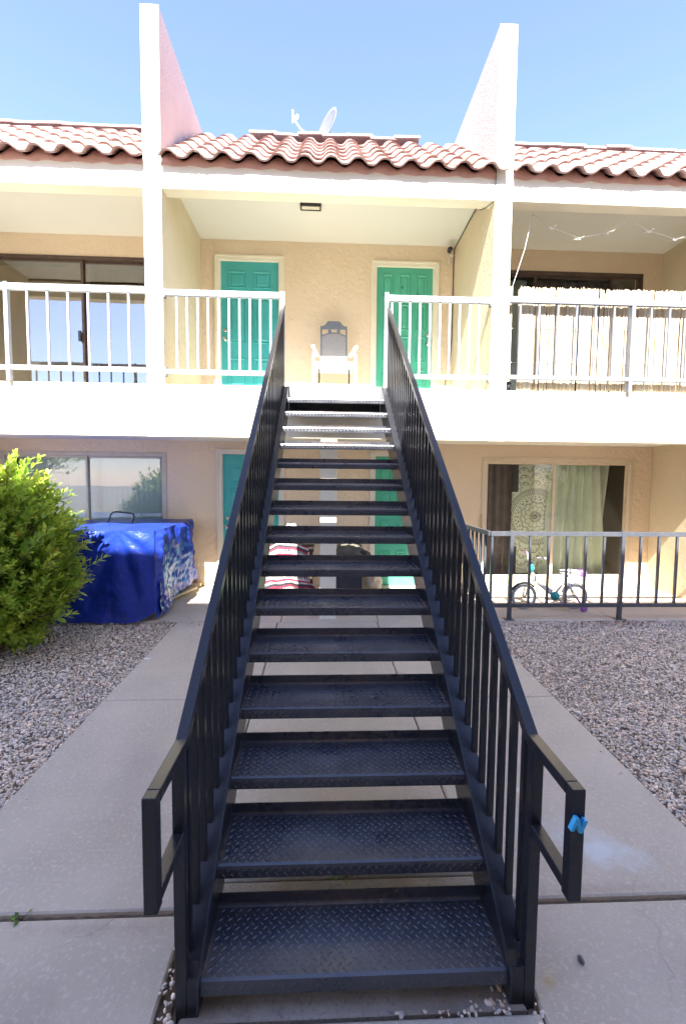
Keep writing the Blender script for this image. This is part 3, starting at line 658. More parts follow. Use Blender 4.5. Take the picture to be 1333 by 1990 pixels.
# printed tapestry: rings and petals painted as flat print on cloth
def tapestry():
    nu, nv = 150, 420; w, h = 0.66, 1.80
    X0, Z0 = 2.98, 0.42; cx, cz = 0.40, 0.94
    us, vs = np.meshgrid(np.linspace(0, 1, nu), np.linspace(0, 1, nv)); x = us * w; z = vs * h
    dx, dz = x - cx, z - cz; r = np.hypot(dx, dz); a = np.arctan2(dx, dz)
    ink = np.zeros_like(r, bool)
    def ring(r0, t): return np.abs(r - r0) < t
    for r0, t in ((0.025, .010), (0.052, .003), (0.078, .003), (0.090, .003), (0.40, .004), (0.425, .003), (0.465, .004)): ink |= ring(r0, t)
    ink |= (np.abs(r - 0.065) < .006) & (np.cos(a * 18) > .3)
    pet = 0.155 + 0.03 * np.abs(np.cos(a * 6)); ink |= (np.abs(r - pet) < .004) | ((r > .09) & (r < pet) & (np.abs(np.cos(a * 6)) < .10))
    p2 = 0.225 + 0.035 * np.abs(np.cos(a * 6 + .8)); ink |= np.abs(r - p2) < .004; ink |= np.abs(r - p2 + .018) < .003
    ink |= (np.abs(r - 0.295) < .010) & (np.cos(a * 24) > .45)
    ink |= (np.abs(r - 0.335) < .008) & (np.cos(a * 36) > .6); ink |= (np.abs(r - 0.378) < .007) & (np.cos(a * 60) > .2)
    ink |= (np.abs(r - 0.445) < .008) & (np.cos(a * 80) > 0)
    for k, q in enumerate((0.60, 0.72, 0.84)):
        sc = 9 + k; edge = q - 0.10 + 0.10 * np.abs(np.cos(a * sc)) ** 0.7; ink |= (np.abs(r - edge) < .006) & (r > .47)
        ink |= (r > .47) & (np.abs(r - edge + .035) < .008) & (np.cos(a * 70) > .2)
    ink |= (r > .88) & (np.cos(x * 160) * np.cos(z * 160) > .35)
    out = (r > 0.98)
    colr = np.where(ink[..., None], np.array([.035, .033, .03]), np.array([.62, .62, .47])); colr[out] = (.04, .035, .033)
    side = (x < 0.10) & ((z < .45) | (z > 1.35)); colr[side] = (.05, .042, .038)
    V = np.stack([X0 + x, YB + 0.29 + 0.012 * np.sin(x * 30 + z * 2), Z0 + z], 2).reshape(-1, 3)
    i, j = np.meshgrid(np.arange(nu - 1), np.arange(nv - 1)); o = (j * nu + i).ravel()
    F = np.stack([o, o + 1, o + nu + 1, o + nu], 1)
    link('tapestry', raw_mesh('tapestry', V, F, M['print'], colr.reshape(-1, 3), True, 4), bld)
tapestry()

# ------------------------------------------------------------------ steel stair
RISE, RUN, HW = 0.1882, 0.2542, 0.5335
stair = thing('staircase', 'black steel outdoor staircase with open risers rising from walkway to balcony', 'staircase')
def tread_mesh():
    b = MB()
    path = [(0.0, -0.052), (0.0, -0.014), (0.004, -0.004), (0.014, 0.0), (0.268, 0.0), (0.275, 0.003), (0.278, 0.010), (0.278, 0.050)]
    t = 0.006; inner = []
    for i, p in enumerate(path):
        a = Vector(path[max(0, i - 1)]); c = Vector(path[min(len(path) - 1, i + 1)]); d = (c - a).normalized(); n = Vector((d.y, -d.x)); inner.append((p[0] + n.x * t, p[1] + n.y * t))
    n = len(path); ring = path + inner[::-1]
    vs = []; nx = 2
    for x in (-HW, HW):
        vs += [(x, q[0], q[1]) for q in ring]
    N = len(ring); fs = [tuple(range(N))[::-1], tuple(range(N, 2 * N))] + [(i, (i + 1) % N, N + (i + 1) % N, N + i) for i in range(N)]
    b.add(vs, fs, 0, False)
    def loz(cx, cy, ang, plane):
        L_, W_ = 0.0135, 0.0050; vs = []
        for sc, hh in ((1.0, 0.0), (0.5, 0.0026)):
            for k in range(8):
                tt = 2 * PI * k / 8; px = math.cos(tt) * L_ * sc; py = math.sin(tt) * W_ * sc
                qx = px * math.cos(ang) - py * math.sin(ang); qy = px * math.sin(ang) + py * math.cos(ang)
                vs.append((cx + qx, cy + qy, hh) if plane == 'top' else (cx + qx, -hh, cy + qy))
        fs = [(k, (k + 1) % 8, 8 + (k + 1) % 8, 8 + k) for k in range(8)] + [tuple(range(8, 16))]
        b.add(vs, fs, 0, True)
    rows = 14
    for rI in range(rows):
        y = 0.022 + rI * 0.0182; off = 0.0 if rI % 2 else 0.0175
        for i in range(30):
            x = -HW + 0.022 + off + i * 0.035
            if x < HW - 0.012: loz(x, y, PI / 4 if rI % 2 else -PI / 4, 'top')
    for rI in range(2):
        for i in range(30):
            x = -HW + 0.022 + (0.0175 if rI else 0) + i * 0.035
            if x < HW - 0.012: loz(x, -0.040 + rI * 0.018, PI / 4 if rI % 2 else -PI / 4, 'front')
    me = b.mesh('tread', M['tread']); return me
tme = tread_mesh()
for n in range(1, 16):
    link('tread', tme, stair, loc=(0.0 + 0.006, (n - 1) * RUN, n * RISE), rot=(0, 0.0, 0))
XS = 0.0125          # rails sit very slightly to the right of centre
SL = 0.765
def hz(y): return 1.030 + SL * (y - 0.045)          # top of handrail
YE = 3.835
for sg in (-1, 1):
    xc = XS + sg * 0.6045 * 1.0
    xi = 0.006 + sg * (HW + 0.001); xo = XS + sg * 0.624
    # stringer: web plate, top flange, bottom flange
    k = RISE / RUN
    s_ = MB(); zt = lambda y: 0.205 + k * y
    y0, y1 = -0.02, 3.86
    poly = [(y0, 0.085), (y0, zt(y0)), (y1, zt(y1) - 0.0), (y1, zt(y1) - 0.34), (0.20, 0.07 + 0.0), (0.16, 0.065)]
    s_.prism(poly, min(xi, xi + sg * 0.008), max(xi, xi + sg * 0.008))
    for off, th in ((-0.052, 0.008), (-0.318, 0.008)):
        ya = 0.045 if off > -0.1 else 0.30
        s_.bar((xi + sg * 0.049, ya, zt(ya) + off), (xi + sg * 0.049, y1 - 0.01, zt(y1 - 0.01) + off), 0.078, th, up=(0, 0, 1))
    s_.box(min(xi + sg * 0.0085, xc - sg * 0.020), max(xi + sg * 0.0085, xc - sg * 0.020), -0.004, 0.060, gz(0) - 0.01, zt(0.05) - 0.040)
    s_.build('stringer', M['paint_black'], stair, bevel=0.0015)
    # newel post
    p = MB(); p.box(xc - 0.0195, xc + 0.0195, -0.005, 0.034, gz(0) - 0.06, hz(0.045) - 0.038)
    p.build('newel_post', M['paint_black'], stair, bevel=0.0025)
    # sloping handrail
    h = MB(); a = (xc, 0.045, hz(0.045) - 0.0245); c = (xc, YE, hz(YE) - 0.0245)
    h.bar(a, c, 0.039, 0.039 * 1.0); h.build('handrail', M['paint_black'], stair, bevel=0.003)
    e = MB()
    zt_ = hz(0.045) - 0.004
    e.box(xc - 0.0195, xc + 0.0195, -0.206, 0.048, zt_ - 0.038, zt_); e.box(xc - 0.0196, xc + 0.0196, -0.245, -0.206, 0.685, zt_)
    e.box(xc - 0.0195, xc + 0.0195, -0.2055, -0.0055, 0.695, 0.733)
    e.build('handrail_extension', M['paint_black'], stair, bevel=0.003)
    # balusters
    for i in range(36):
        y = 0.088 + i * 0.1055
        if y > YE - 0.03: break
        bb = MB(); bb.box(xc - 0.0125, xc + 0.0125, y - 0.0125, y + 0.0125, zt(y) - 0.056, hz(y) - 0.05)
        bb.build('baluster', M['paint_black'], stair)
bx(-HW + 0.01, HW, 3.835, 3.862, 2.66, 2.835).build('header_shade_plate', M['black_pl'], stair)  # black plate standing in for the shade behind the top tread
for n, sg in ((0, -1), (0, 1)):
    q = MB(); q.box(0.006 + sg * (HW - 0.03) - 0.03, 0.006 + sg * (HW - 0.03) + 0.03, 0.02, 0.10, gz(0) - 0.01, gz(0) + 0.0)
b = MB(); b.box(-HW + 0.008, 0.285, 3.846, 3.872, 2.842, ZT + 0.004); b.box(0.290, HW + 0.004, 3.846, 3.872, 2.842, ZT + 0.004)
b.build('landing_nosing', M['plate'], stair, bevel=0.002)

# blue plastic letter stuck on the right rail end
b = MB(); W_, H_ = 0.036, 0.040
poly = [(-.5, -.5), (-.2, -.5), (-.2, .02), (.2, -.5), (.5, -.5), (.5, .5), (.2, .5), (.2, -.02), (-.2, .5), (-.5, .5)]
vs = []; ang = -0.26
for yy in (-0.262, -0.2455):
    for (u, v) in poly:
        px, pz_ = u * W_ + 0.16 * v * W_, v * H_
        vs.append((0.611 + px * math.cos(ang) - pz_ * math.sin(ang), yy, 0.931 + px * math.sin(ang) + pz_ * math.cos(ang)))
n = len(poly); fs = [(0, 1, 2, 7, 8, 9), (2, 3, 4, 5, 6, 7)]
fs = [tuple(f) for f in fs] + [tuple(n + i for i in f[::-1]) for f in fs] + [(i, (i + 1) % n, n + (i + 1) % n, n + i) for i in range(n)]
b.add(vs, fs)
one('letter_magnet', b, M['letter'], 'small sky blue letter N stuck to the right stair rail end', 'letter', bevel=0.001)

# ------------------------------------------------------------------ railings
def railing(label, x0, x1, y, zt, zbot, xs_, m, posts=(), tw=0.045, th=0.062, bw=0.022, foot=None, group='balcony railings', bh=0.05, mb=None):
    t = thing('balcony_railing', label, 'railing', (0, 0, 0), group=group)
    r = MB(); r.box(x0, x1, y - tw / 2, y + tw / 2, zt - th, zt); r.build('top_rail', m, t, bevel=0.003)
    r = MB(); r.box(x0, x1, y - tw / 2 + 0.002, y + tw / 2 - 0.002, zbot, zbot + bh); r.build('bottom_rail', m, t, bevel=0.003)
    for x in xs_: bx(x - bw / 2, x + bw / 2, y - bw / 2, y + bw / 2, zbot + bh, zt - th).build('baluster', m, t)
    for x in posts:
        bx(x - 0.021, x + 0.021, y - tw / 2 - 0.003, y + tw / 2 + 0.003, foot, zt + 0.012).build('post', m, t, bevel=0.002)
    return t
YR = 3.865
t = railing('white balcony railing with narrow bars left of the stair head', XL1 + 0.02, -0.600, YR + 0.03, 4.073, 3.130, [-1.957 + 0.147 + i * 0.1185 for i in range(11)], M['rail_white'], th=0.066)
bx(-0.622, -0.580, YR + 0.003, YR + 0.055, ZT, 4.082).build('end_post', M['rail_white'], t, bevel=0.002)
for z in (4.035, 3.155): bx(XL1, XL1 + 0.02, YR + 0.01, YR + 0.07, z - 0.05, z + 0.05).build('wall_bracket', M['rail_grey'], t)
t = railing('white balcony railing with narrow bars right of the stair head', 0.600, XR0 - 0.02, YR + 0.03, 4.078, 3.130, [0.665, 0.757, 0.876, 0.994, 1.112, 1.229, 1.345, 1.462, 1.580, 1.692][0:10], M['rail_white'], th=0.066)
bx(0.578, 0.620, YR + 0.003, YR + 0.055, ZT, 4.105).build('end_post', M['rail_white'], t, bevel=0.002)
for z in (4.035, 3.155): bx(XR0 - 0.02, XR0, YR + 0.01, YR + 0.07, z - 0.05, z + 0.05).build('wall_bracket', M['rail_grey'], t)
railing('white balcony railing with wide spaced bars before the sliding glass door', -6.4, XL0 + 0.001, YR - 0.012, 4.078, 3.135, [-3.665 + 0.2225 * i for i in range(-10, 7) if i], M['rail_white'], posts=(-3.665,), foot=ZT - 0.0, th=0.07)
railing('grey balcony railing in front of the reed screen on right balcony', XR1 + 0.001, 6.4, YR - 0.012, 4.085, 3.135, [3.525 + 0.2262 * i for i in range(-6, 12) if i], M['rail_grey'], posts=(3.525,), foot=ZT - 0.0, th=0.07)

# patio railing on the ground floor
t = thing('patio_railing', 'black metal railing around the ground floor patio with the bicycle', 'railing')
yr, ztp, zbp = 3.865, 1.325, 0.435
bx(1.905, 5.10, yr - 0.02, yr + 0.02, ztp - 0.055, ztp).build('top_rail', M['rail_black'], t, bevel=0.003)
bx(1.905, 5.10, yr - 0.018, yr + 0.018, zbp - 0.045, zbp).build('bottom_rail', M['rail_black'], t, bevel=0.003)
bx(1.885, 1.925, yr + 0.021, YB, ztp - 0.055, ztp).build('top_rail', M['rail_black'], t, bevel=0.003)
bx(1.887, 1.923, yr + 0.021, YB, zbp - 0.045, zbp).build('bottom_rail', M['rail_black'], t, bevel=0.003)
for x in [1.925] + [2.165 + 0.2313 * i for i in range(1, 13) if i != 6]: bx(x - 0.013, x + 0.013, yr - 0.013, yr + 0.013, zbp, ztp - 0.055).build('baluster', M['rail_black'], t)
for i in range(1, 10): bx(1.892, 1.918, yr + 0.16 * i, yr + 0.16 * i + 0.026, zbp, ztp - 0.055).build('baluster', M['rail_black'], t)
for x in (2.165, 3.553):
    q = MB(); q.box(x - 0.021, x + 0.021, yr - 0.024, yr + 0.024, pz(3.9), ztp + 0.012); q.box(x - 0.06, x + 0.06, yr - 0.045, yr + 0.05, pz(3.9) - 0.001, pz(3.9) + 0.008)
    q.build('post', M['rail_black'], t, bevel=0.002)

# reed screen
n = 430; r = np.random.default_rng(5); V = []; F = []; C_ = []
xx = np.sort(r.uniform(XR1 + 0.005, 6.2, n * 2)); k = 0
for x in xx:
    if 2.10 < x < 2.19 and r.random() < 0.95: continue
    w = r.uniform(0.004, 0.0075); yy = 3.935 + r.uniform(-0.008, 0.008); zt0 = 4.225 + r.normal(0, 0.009) - (0.03 * r.random() if r.random() < .25 else 0); z0 = ZT + r.uniform(0.0, 0.035)
    lean = r.normal(0, 0.006)
    ang = [(-1, 0.2), (-0.35, -1), (0.5, -0.9), (1, 0.2), (0, 1)]
    o = len(V)
    for (z, l) in ((z0, 0), ((z0 + zt0) / 2, r.normal(0, .002)), (zt0, lean)):
        for (a, b_) in ang: V.append((x + l + a * w, yy + b_ * w, z))
    for lv in (0, 5):
        for j in range(5): F.append((o + lv + j, o + lv + (j + 1) % 5, o + lv + 5 + (j + 1) % 5, o + lv + 5 + j))
    c = np.array([(.66, .56, .40), (.72, .64, .48), (.58, .46, .29), (.46, .33, .18), (.74, .68, .54)][r.choice(5, p=[.35, .28, .2, .06, .11])]) * r.uniform(.85, 1.1)
    C_ += [c] * 15
t = thing('reed_screen', 'dry straw reed screen fixed behind the railing of right balcony', 'privacy screen')
link('reeds', raw_mesh('reeds', np.array(V), np.array(F), M['reed'], np.array(C_), False, 4), t, kind='stuff')
for z in (3.35, 3.75, 4.05):
    q = MB(); q.tube([(XR1 + 0.01 + i * 0.08, 3.921 + 0.003 * (i % 2), z + 0.003 * math.sin(i)) for i in range(52)], 0.0022, 5); q.build('binding_wire', M['chrome'], t)
# crumpled black bag by the column
b = MB()
def blob(b, c, rx, ry, rz, amp, fr, seed, nu=20, nv=12, mi=0, flat=-1.0):
    def fn(u, v):
        a = u * 2 * PI; p = (v - 0.5) * PI; d = Vector((math.cos(p) * math.cos(a), math.cos(p) * math.sin(a), math.sin(p)))
        k = 1 + amp * noise.noise(d * fr + Vector((seed, 0, 0))) + amp * 0.5 * noise.noise(d * fr * 2.7 + Vector((seed, 5, 0)))
        z = d.z * rz * k
        return (c[0] + d.x * rx * k, c[1] + d.y * ry * k, c[2] + max(z, flat * rz))
    b.grid(fn, nu, nv, mi)
blob(b, (2.075, 3.905, 3.065), 0.032, 0.025, 0.055, 0.8, 2.2, 1.0)
one('crumpled_bag', b, M['black_pl'], 'small crumpled black plastic bag at the foot of right column', 'plastic bag')

# ------------------------------------------------------------------ rocking chair (on the balcony between the doors)
t = thing('rocking_chair', 'white rocking chair with grey cane back between the two balcony doors', 'rocking chair', (0.015, 4.93, ZT + 0.0))
def P(*a): return a
# back: grey frame with scalloped crest, leaning back
bk = MB(); by = lambda z: 0.24 + 0.20 * (z - 0.52)
def bpt(x, z, d=0.0): return (x, by(z) + d, z)
crest = []
for i in range(25):
    u = -1 + 2 * i / 24; x = 0.195 * u; h_ = 1.185 + (0.075 if abs(u) < 0.45 else 0.075 * max(0, 1 - ((abs(u) - 0.45) / 0.38)) ** 1.6)
    crest.append((x, h_))
def plate(b, lower, upper, th):
    n = len(lower); vs = []
    for d in (0, th):
        vs += [bpt(x, z, d) for x, z in lower] + [bpt(x, z, d) for x, z in upper]
    fs = []
    for i in range(n - 1):
        fs += [(i, i + 1, n + i + 1, n + i), (2 * n + i, 3 * n + i, 3 * n + i + 1, 2 * n + i + 1), (i, 2 * n + i, 2 * n + i + 1, i + 1), (n + i, n + i + 1, 3 * n + i + 1, 3 * n + i)]
    fs += [(0, n, 3 * n, 2 * n), (n - 1, 3 * n - 1, 4 * n - 1, 2 * n - 1)]
    b.add(vs, fs)
plate(bk, [(x, 1.135) for x, _ in crest], crest, 0.022)
for sx in (-1, 1): bk.bar(bpt(sx * 0.184, 0.50, 0.011), bpt(sx * 0.184, 1.14, 0.011), 0.024, 0.024, up=(0, 1, 0))
arch = [(-0.172 + 0.344 * i / 12, 1.035 + 0.045 * math.sin(PI * i / 12)) for i in range(13)]
plate(bk, [(x, z - 0.012) for x, z in arch], [(x, z + 0.010) for x, z in arch], 0.02)
for cx in (-0.062, 0.070): plate(bk, [(cx - 0.03, 1.06), (cx, 1.07), (cx + 0.03, 1.06)], [(cx - 0.018, 1.14), (cx, 1.14), (cx + 0.018, 1.14)], 0.018)
plate(bk, [(-0.176, 0.50), (0, 0.50), (0.176, 0.50)], [(-0.176, 0.53), (0, 0.53), (0.176, 0.53)], 0.02)
bk.build('backrest_frame', M['chair_grey'], t, bevel=0.002)
cn = MB(); plate(cn, [(x, 0.53) for x, _ in arch], [(x, z - 0.014) for x, z in arch], 0.006); co = cn.build('cane_panel', M['cane'], t)
st_ = MB(); st_.box(-0.262, 0.262, -0.25, 0.27, 0.475, 0.500); st_.box(-0.262, 0.262, -0.272, -0.2505, 0.405, 0.500); st_.build('seat', M['white'], t, bevel=0.006)
for sx in (-1, 1):
    prof = [(0.012, 0.05), (0.017, 0.12), (0.014, 0.2), (0.021, 0.26), (0.015, 0.31), (0.020, 0.38), (0.020, 0.50), (0.014, 0.54), (0.020, 0.60), (0.012, 0.675)]
    q = MB(); q.lathe(prof, (sx * 0.283, -0.24, 0), 10); q.build('leg', M['white'], t)
    q = MB(); q.lathe([(0.014, 0.05), (0.016, 0.46)], (sx * 0.265, 0.25, 0), 8); q.build('leg', M['white'], t)
    q = MB(); q.bar((sx * 0.286, -0.30, 0.688), (sx * 0.235, 0.27, 0.715), 0.05, 0.022); q.lathe([(0.008, -0.012), (0.028, -0.008), (0.028, 0.010), (0.008, 0.013)], (sx * 0.287, -0.30, 0.688), 12); q.build('armrest', M['white'], t, bevel=0.003)
    q = MB(); q.tube([(sx * 0.28, -0.46 + 0.94 * i / 12, 0.022 + 0.085 * (((i - 6) / 6) ** 2)) for i in range(13)], 0.019, 8); q.build('rocker', M['white'], t)
    q = MB(); q.bar((sx * 0.205, -0.10, 0.06), (sx * 0.205, -0.10, 0.46), 0.02, 0.02, up=(0, 1, 0)); q.build('brace', M['brown'], t)
q = MB(); q.bar((-0.275, -0.24, 0.20), (0.275, -0.24, 0.20), 0.02, 0.02); q.build('stretcher', M['white'], t)
q = MB(); q.bar((-0.205, -0.10, 0.225), (0.205, -0.10, 0.225), 0.02, 0.02); q.build('stretcher', M['brown'], t)

# ------------------------------------------------------------------ balcony fittings
t = thing('ceiling_light', 'flat rectangular black framed light under the middle balcony ceiling', 'light fixture')
q = MB(); x0, x1, y0, y1, z0, z1 = -0.445, -0.175, 4.555, 4.67, ZC - 0.04, ZC
q.box(x0, x1, y0, y0 + 0.02, z0, z1); q.box(x0, x1, y1 - 0.02, y1, z0, z1); q.box(x0, x0 + 0.02, y0 + 0.02, y1 - 0.02, z0, z1); q.box(x1 - 0.02, x1, y0 + 0.02, y1 - 0.02, z0, z1)
q.build('frame', M['black_pl'], t, bevel=0.002); bx(x0 + 0.02, x1 - 0.02, y0 + 0.02, y1 - 0.02, z0 + 0.006, z1 - 0.005).build('lens', M['lens'], t)
t = thing('security_camera', 'black bullet security camera on a tan bracket above door eight', 'security camera')
q = MB(); q.lathe([(0.001, 0.0), (0.038, -0.003), (0.036, -0.018), (0.020, -0.03), (0.001, -0.031)], (1.80, YB - 0.0, 5.36), 14, 'y'); q.tube([(1.80, YB - 0.03, 5.36), (1.775, YB - 0.10, 5.385), (1.735, YB - 0.13, 5.375)], 0.011, 8); q.build('bracket', M['alu_cream'], t)
d = Vector((-0.18, -1, -0.30)).normalized(); c0 = Vector((1.735, YB - 0.10, 5.372)); q = MB()
q.tube([c0 - d * 0.02, c0 + d * 0.12], 0.036, 14); q.build('housing', M['black_pl'], t); q = MB(); q.tube([c0 + d * 0.1201, c0 + d * 0.135], [0.030, 0.024], 12); q.build('lens', M['navy'], t)
q = MB(); q.tube([c0 + Vector((-0.02, 0.0, -0.03)), (1.74, YB - 0.06, 5.28), (1.76, YB - 0.02, 5.22), (1.77, YB - 0.012, 5.27), (1.80, YB - 0.02, 5.33)], 0.004, 6); q.build('loose_wire', M['white'], t)
q = MB(); q.tube([(1.834, 3.855, 5.50), (1.836, 3.865, 5.36), (1.835, 3.872, 5.24), (1.822, 3.90, 5.166), (1.78, 4.00, 5.160), (1.72, 4.062, 5.166)], 0.0045, 6)
q.tube([(1.832, 4.062, 5.30), (1.832, 4.25, 5.44), (1.832, 4.6, 5.462), (1.830, 5.0, 5.452), (1.833, 5.3, 5.45), (1.832, 5.48, 5.44), (1.828, 5.50, 5.30), (1.826, 5.50, 4.7), (1.824, 5.50, 4.1), (1.80, 5.50, 3.75), (1.75, 5.49, 3.5), (1.70, 5.46, 3.2)], 0.006, 6)
one('cable', q, M['black_pl'], 'thin black cable running from the eave along the ceiling and down the wall', 'cable')
# string of dragonfly lights
t = thing('string_light', 'string of white dragonfly lights hung under the ceiling of right balcony', 'string lights')
hooks = [(2.142, 4.08, 4.24), (2.388, 4.10, 5.165), (3.57, 4.10, 5.165), (4.75, 4.10, 5.165)]
pts_ = [(2.638, 4.12, 5.03), (2.978, 4.12, 4.915), (3.337, 4.12, 4.995), (3.857, 4.12, 5.03), (4.204, 4.12, 4.945), (4.50, 4.12, 5.0)]
q = MB(); q.tube([hooks[0], (2.20, 4.09, 4.42), (2.30, 4.09, 4.75), hooks[1]], 0.0032, 5); q.tube([hooks[1]] + pts_[:3] + [hooks[2]] + pts_[3:] + [hooks[3]], 0.0026, 5); q.build('wire', M['white'], t)
def dragonfly(c, a):
    q = MB(); c = Vector(c); ax = Vector((math.cos(a), 0.5 * math.sin(a), 0.15)).normalized(); sd_ = Vector((-math.sin(a) * 0.4, 1, 0.3)).normalized()
    q.tube([c - ax * 0.06, c, c + ax * 0.025], [0.004, 0.007, 0.010], 6)
    for s2 in (-1, 1):
        for o_ in (0.35, -0.35):
            dd = (sd_ * s2 + ax * o_ * 1.4 + Vector((0.4 * s2, 0, 0.18))).normalized(); w = ax.cross(dd).cross(dd).normalized()
            tip = c + dd * 0.098; mid = c + dd * 0.058
            q.add([c, mid + w * 0.016, tip, mid - w * 0.016, c + Vector((0, 0, -.003)), mid + w * 0.016 + Vector((0, 0, -.003)), tip + Vector((0, 0, -.003)), mid - w * 0.016 + Vector((0, 0, -.003))],
                  [(0, 1, 2, 3), (7, 6, 5, 4), (0, 4, 5, 1), (1, 5, 6, 2), (2, 6, 7, 3), (3, 7, 4, 0)])
    q.build('dragonfly_lamp', M['white'], t)
for i, p in enumerate(pts_[:5]): dragonfly((p[0], p[1], p[2] - 0.015), 0.1 + [0, .4, 1.0, -.3, .8][i])
# satellite dish
t = thing('satellite_dish', 'grey satellite dish with its receiver arm standing on the roof', 'satellite dish', (0, 0, 0))
nrm = Vector((-0.78, -0.55, 0.28)).normalized(); ctr = Vector((-0.13, 7.2, 8.40)); u_ = nrm.cross(Vector((0, 0, 1))).normalized(); v_ = u_.cross(nrm)
q = MB(); vs = []; fs = []; R_, N_ = 7, 32
for side, off in ((0, 0.0), (1, -0.012)):
    for i in range(R_ + 1):
        rr = i / R_
        for j in range(N_):
            a = 2 * PI * j / N_; vs.append(ctr + u_ * (math.cos(a) * rr * 0.30) + v_ * (math.sin(a) * rr * 0.36) + nrm * (0.055 * rr * rr - 0.055 + off + (0.0)))
K = (R_ + 1) * N_
for i in range(R_):
    for j in range(N_):
        a, b2, c_, d_ = i * N_ + j, i * N_ + (j + 1) % N_, (i + 1) * N_ + (j + 1) % N_, (i + 1) * N_ + j
        fs += [(a, b2, c_, d_), (K + a, K + d_, K + c_, K + b2)]
for j in range(N_): fs.append((R_ * N_ + j, R_ * N_ + (j + 1) % N_, K + R_ * N_ + (j + 1) % N_, K + R_ * N_ + j))
q.add(vs, fs, 0, True); q.build('reflector', M['dish'], t)
q = MB(); base = ctr - v_ * 0.34; end = Vector((-0.70, 6.95, 8.33)); q.tube([base - nrm * 0.05, base + nrm * 0.10 + Vector((0, 0, -0.06)), end + Vector((0.12, 0.03, -0.14)), end], 0.013, 8); q.build('receiver_arm', M['white'], t)
q = MB(); q.bar(end + Vector((-0.01, 0, -0.06)), end + Vector((-0.01, 0, 0.13)), 0.022, 0.05, up=(0, 1, 0)); q.bar(end + Vector((0.0, 0, 0.03)), end + Vector((0.075, 0, 0.03)), 0.022, 0.022); q.tube([end + Vector((0.055, 0, 0.0)), end + Vector((0.075, 0, 0.055))], 0.028, 10); q.build('receiver', M['white'], t, bevel=0.002)
q = MB(); q.tube([ctr - nrm * 0.06, ctr - nrm * 0.14 + Vector((0, 0, -.1)), (-0.02, 7.28, 6.62)], 0.022, 8); q.build('mast', M['dish'], t)

# ------------------------------------------------------------------ tarp covered pile
t = thing('tarp_pile', 'blue tarpaulin draped over a pile beside the left patio', 'tarp')
XA, XB, YA, YC, ZTp = -4.6, -2.10, 3.875, 5.38, 1.30
def nz3(x, y, z, s=0): return noise.noise(Vector((x, y, z + s)))
def front(u, v):
    x = XA + (XB - XA) * u; z = 0.242 + (ZTp - 0.242) * v
    ap = (-2.52, ZTp + 0.02)          # creases fan out from one high point
    ang = math.atan2(z - ap[1], x - ap[0]); rad = math.hypot(z - ap[1], x - ap[0])
    fold = 0.042 * math.exp(-((rad - 0.55) / 0.5) ** 2) * (abs(math.sin(ang * 5.2 + 0.5)) ** 1.5) * min(1, rad / 0.3)
    y = YA - 0.015 - fold - 0.035 * nz3(x * 1.7, z * 1.7, 0.3) - 0.02 * nz3(x * 5, z * 7, 2) * (1 - v) - 0.09 * (1 - v) ** 3 - 0.022 * abs(math.sin(x * 11 + 2.2 * nz3(x, z, 8))) * (1 - v) ** 1.5
    if v < 0.12: y -= 0.02 * nz3(x * 9, 0, 5); z -= 0.0
    z += 0.018 * nz3(x * 3, 0, 9) * (1 - v) + (-0.022 * math.sin((x - XA) * 1.9) if v > .95 else 0) * 0.4
    k = max(0.0, (u - 0.93) / 0.07); y = y * (1 - k) + (YA - 0.015) * k
    if u > 0.93 and v < 0.4: z += 0.10 * ((u - 0.93) / 0.07) * (1 - v / 0.4) * 0.9
    return (x, y, max(z, pz(3.9) + 0.006))
q = MB(); q.grid(front, 120, 60)
def topf(u, v):
    x = XA + (XB - XA) * u; y = YA - 0.02 + (YC - YA + 0.02) * v
    z = ZTp + 0.012 * nz3(x * 4, y * 4, 1) + 0.03 * v * u - 0.05 * math.sin(PI * v) * (0.5 + nz3(x * 1.5, 0, 4))
    if v == 0: return front(u, 1.0)
    return (x, y, z)
q.grid(topf, 60, 24)
def side(u, v):
    y = YA - 0.015 + (YC - YA + 0.015) * u; zb_ = 0.26 + 0.16 * u + 0.05 * abs(nz3(u * 6, 0, 2)); zt_ = ZTp + 0.03 * u
    z = zb_ + (zt_ - zb_) * v
    cr = 0.06 * abs(nz3(y * 3.1, z * 1.6, 1)) + 0.045 * abs(nz3(y * 7 + z * 2, z * 3, 7)) + 0.018 * nz3(y * 18, z * 14, 3) + 0.03 * math.sin(u * 9 + v * 1.5)
    k = min(1, u / 0.05) * min(1, (1 - v) / 0.05)
    return (XB + 0.005 + cr * k * 1.1, y, z)
q.grid(side, 80, 60)
q.build('tarp_cover', M['tarp'], t)
q = MB()
def side2(u, v):
    y = YA + 0.02 + 0.50 * u; z = 0.30 + (0.40 - 0.30 * u) * v + 0.10 * u
    return (XB + 0.045 + 0.05 * abs(nz3(y * 6, z * 5, 11)) + 0.02 * nz3(y * 20, z * 18, 4), y, z)
q.grid(side2, 50, 30); q.build('tarp_flap', M['tarp_in'], t)
q = MB(); q.bar((-2.42, 5.42, 0.315), (-1.99, 5.42, 0.315), 0.09, 0.045)
one('plank', q, M['wood'], 'short pale plank lying against the wall behind the tarp', 'plank', bevel=0.002)
q = MB(); q.bar((-2.30, 4.62, 0.275), (-2.02, 5.15, 0.34), 0.14, 0.03)
one('plank', q, M['wood'], 'tilted board poking out from under the blue tarp', 'plank', bevel=0.002)
q = MB(); loop = [(-3.19, 5.0, 0.9), (-3.175, 5.0, 1.25), (-3.12, 5.0, 1.415), (-3.09, 5.0, 1.445), (-3.04, 5.0, 1.455), (-2.84, 5.0, 1.435), (-2.805, 5.0, 1.42), (-2.795, 5.0, 1.38), (-2.86, 5.0, 1.20), (-2.9, 5.0, 0.9)]
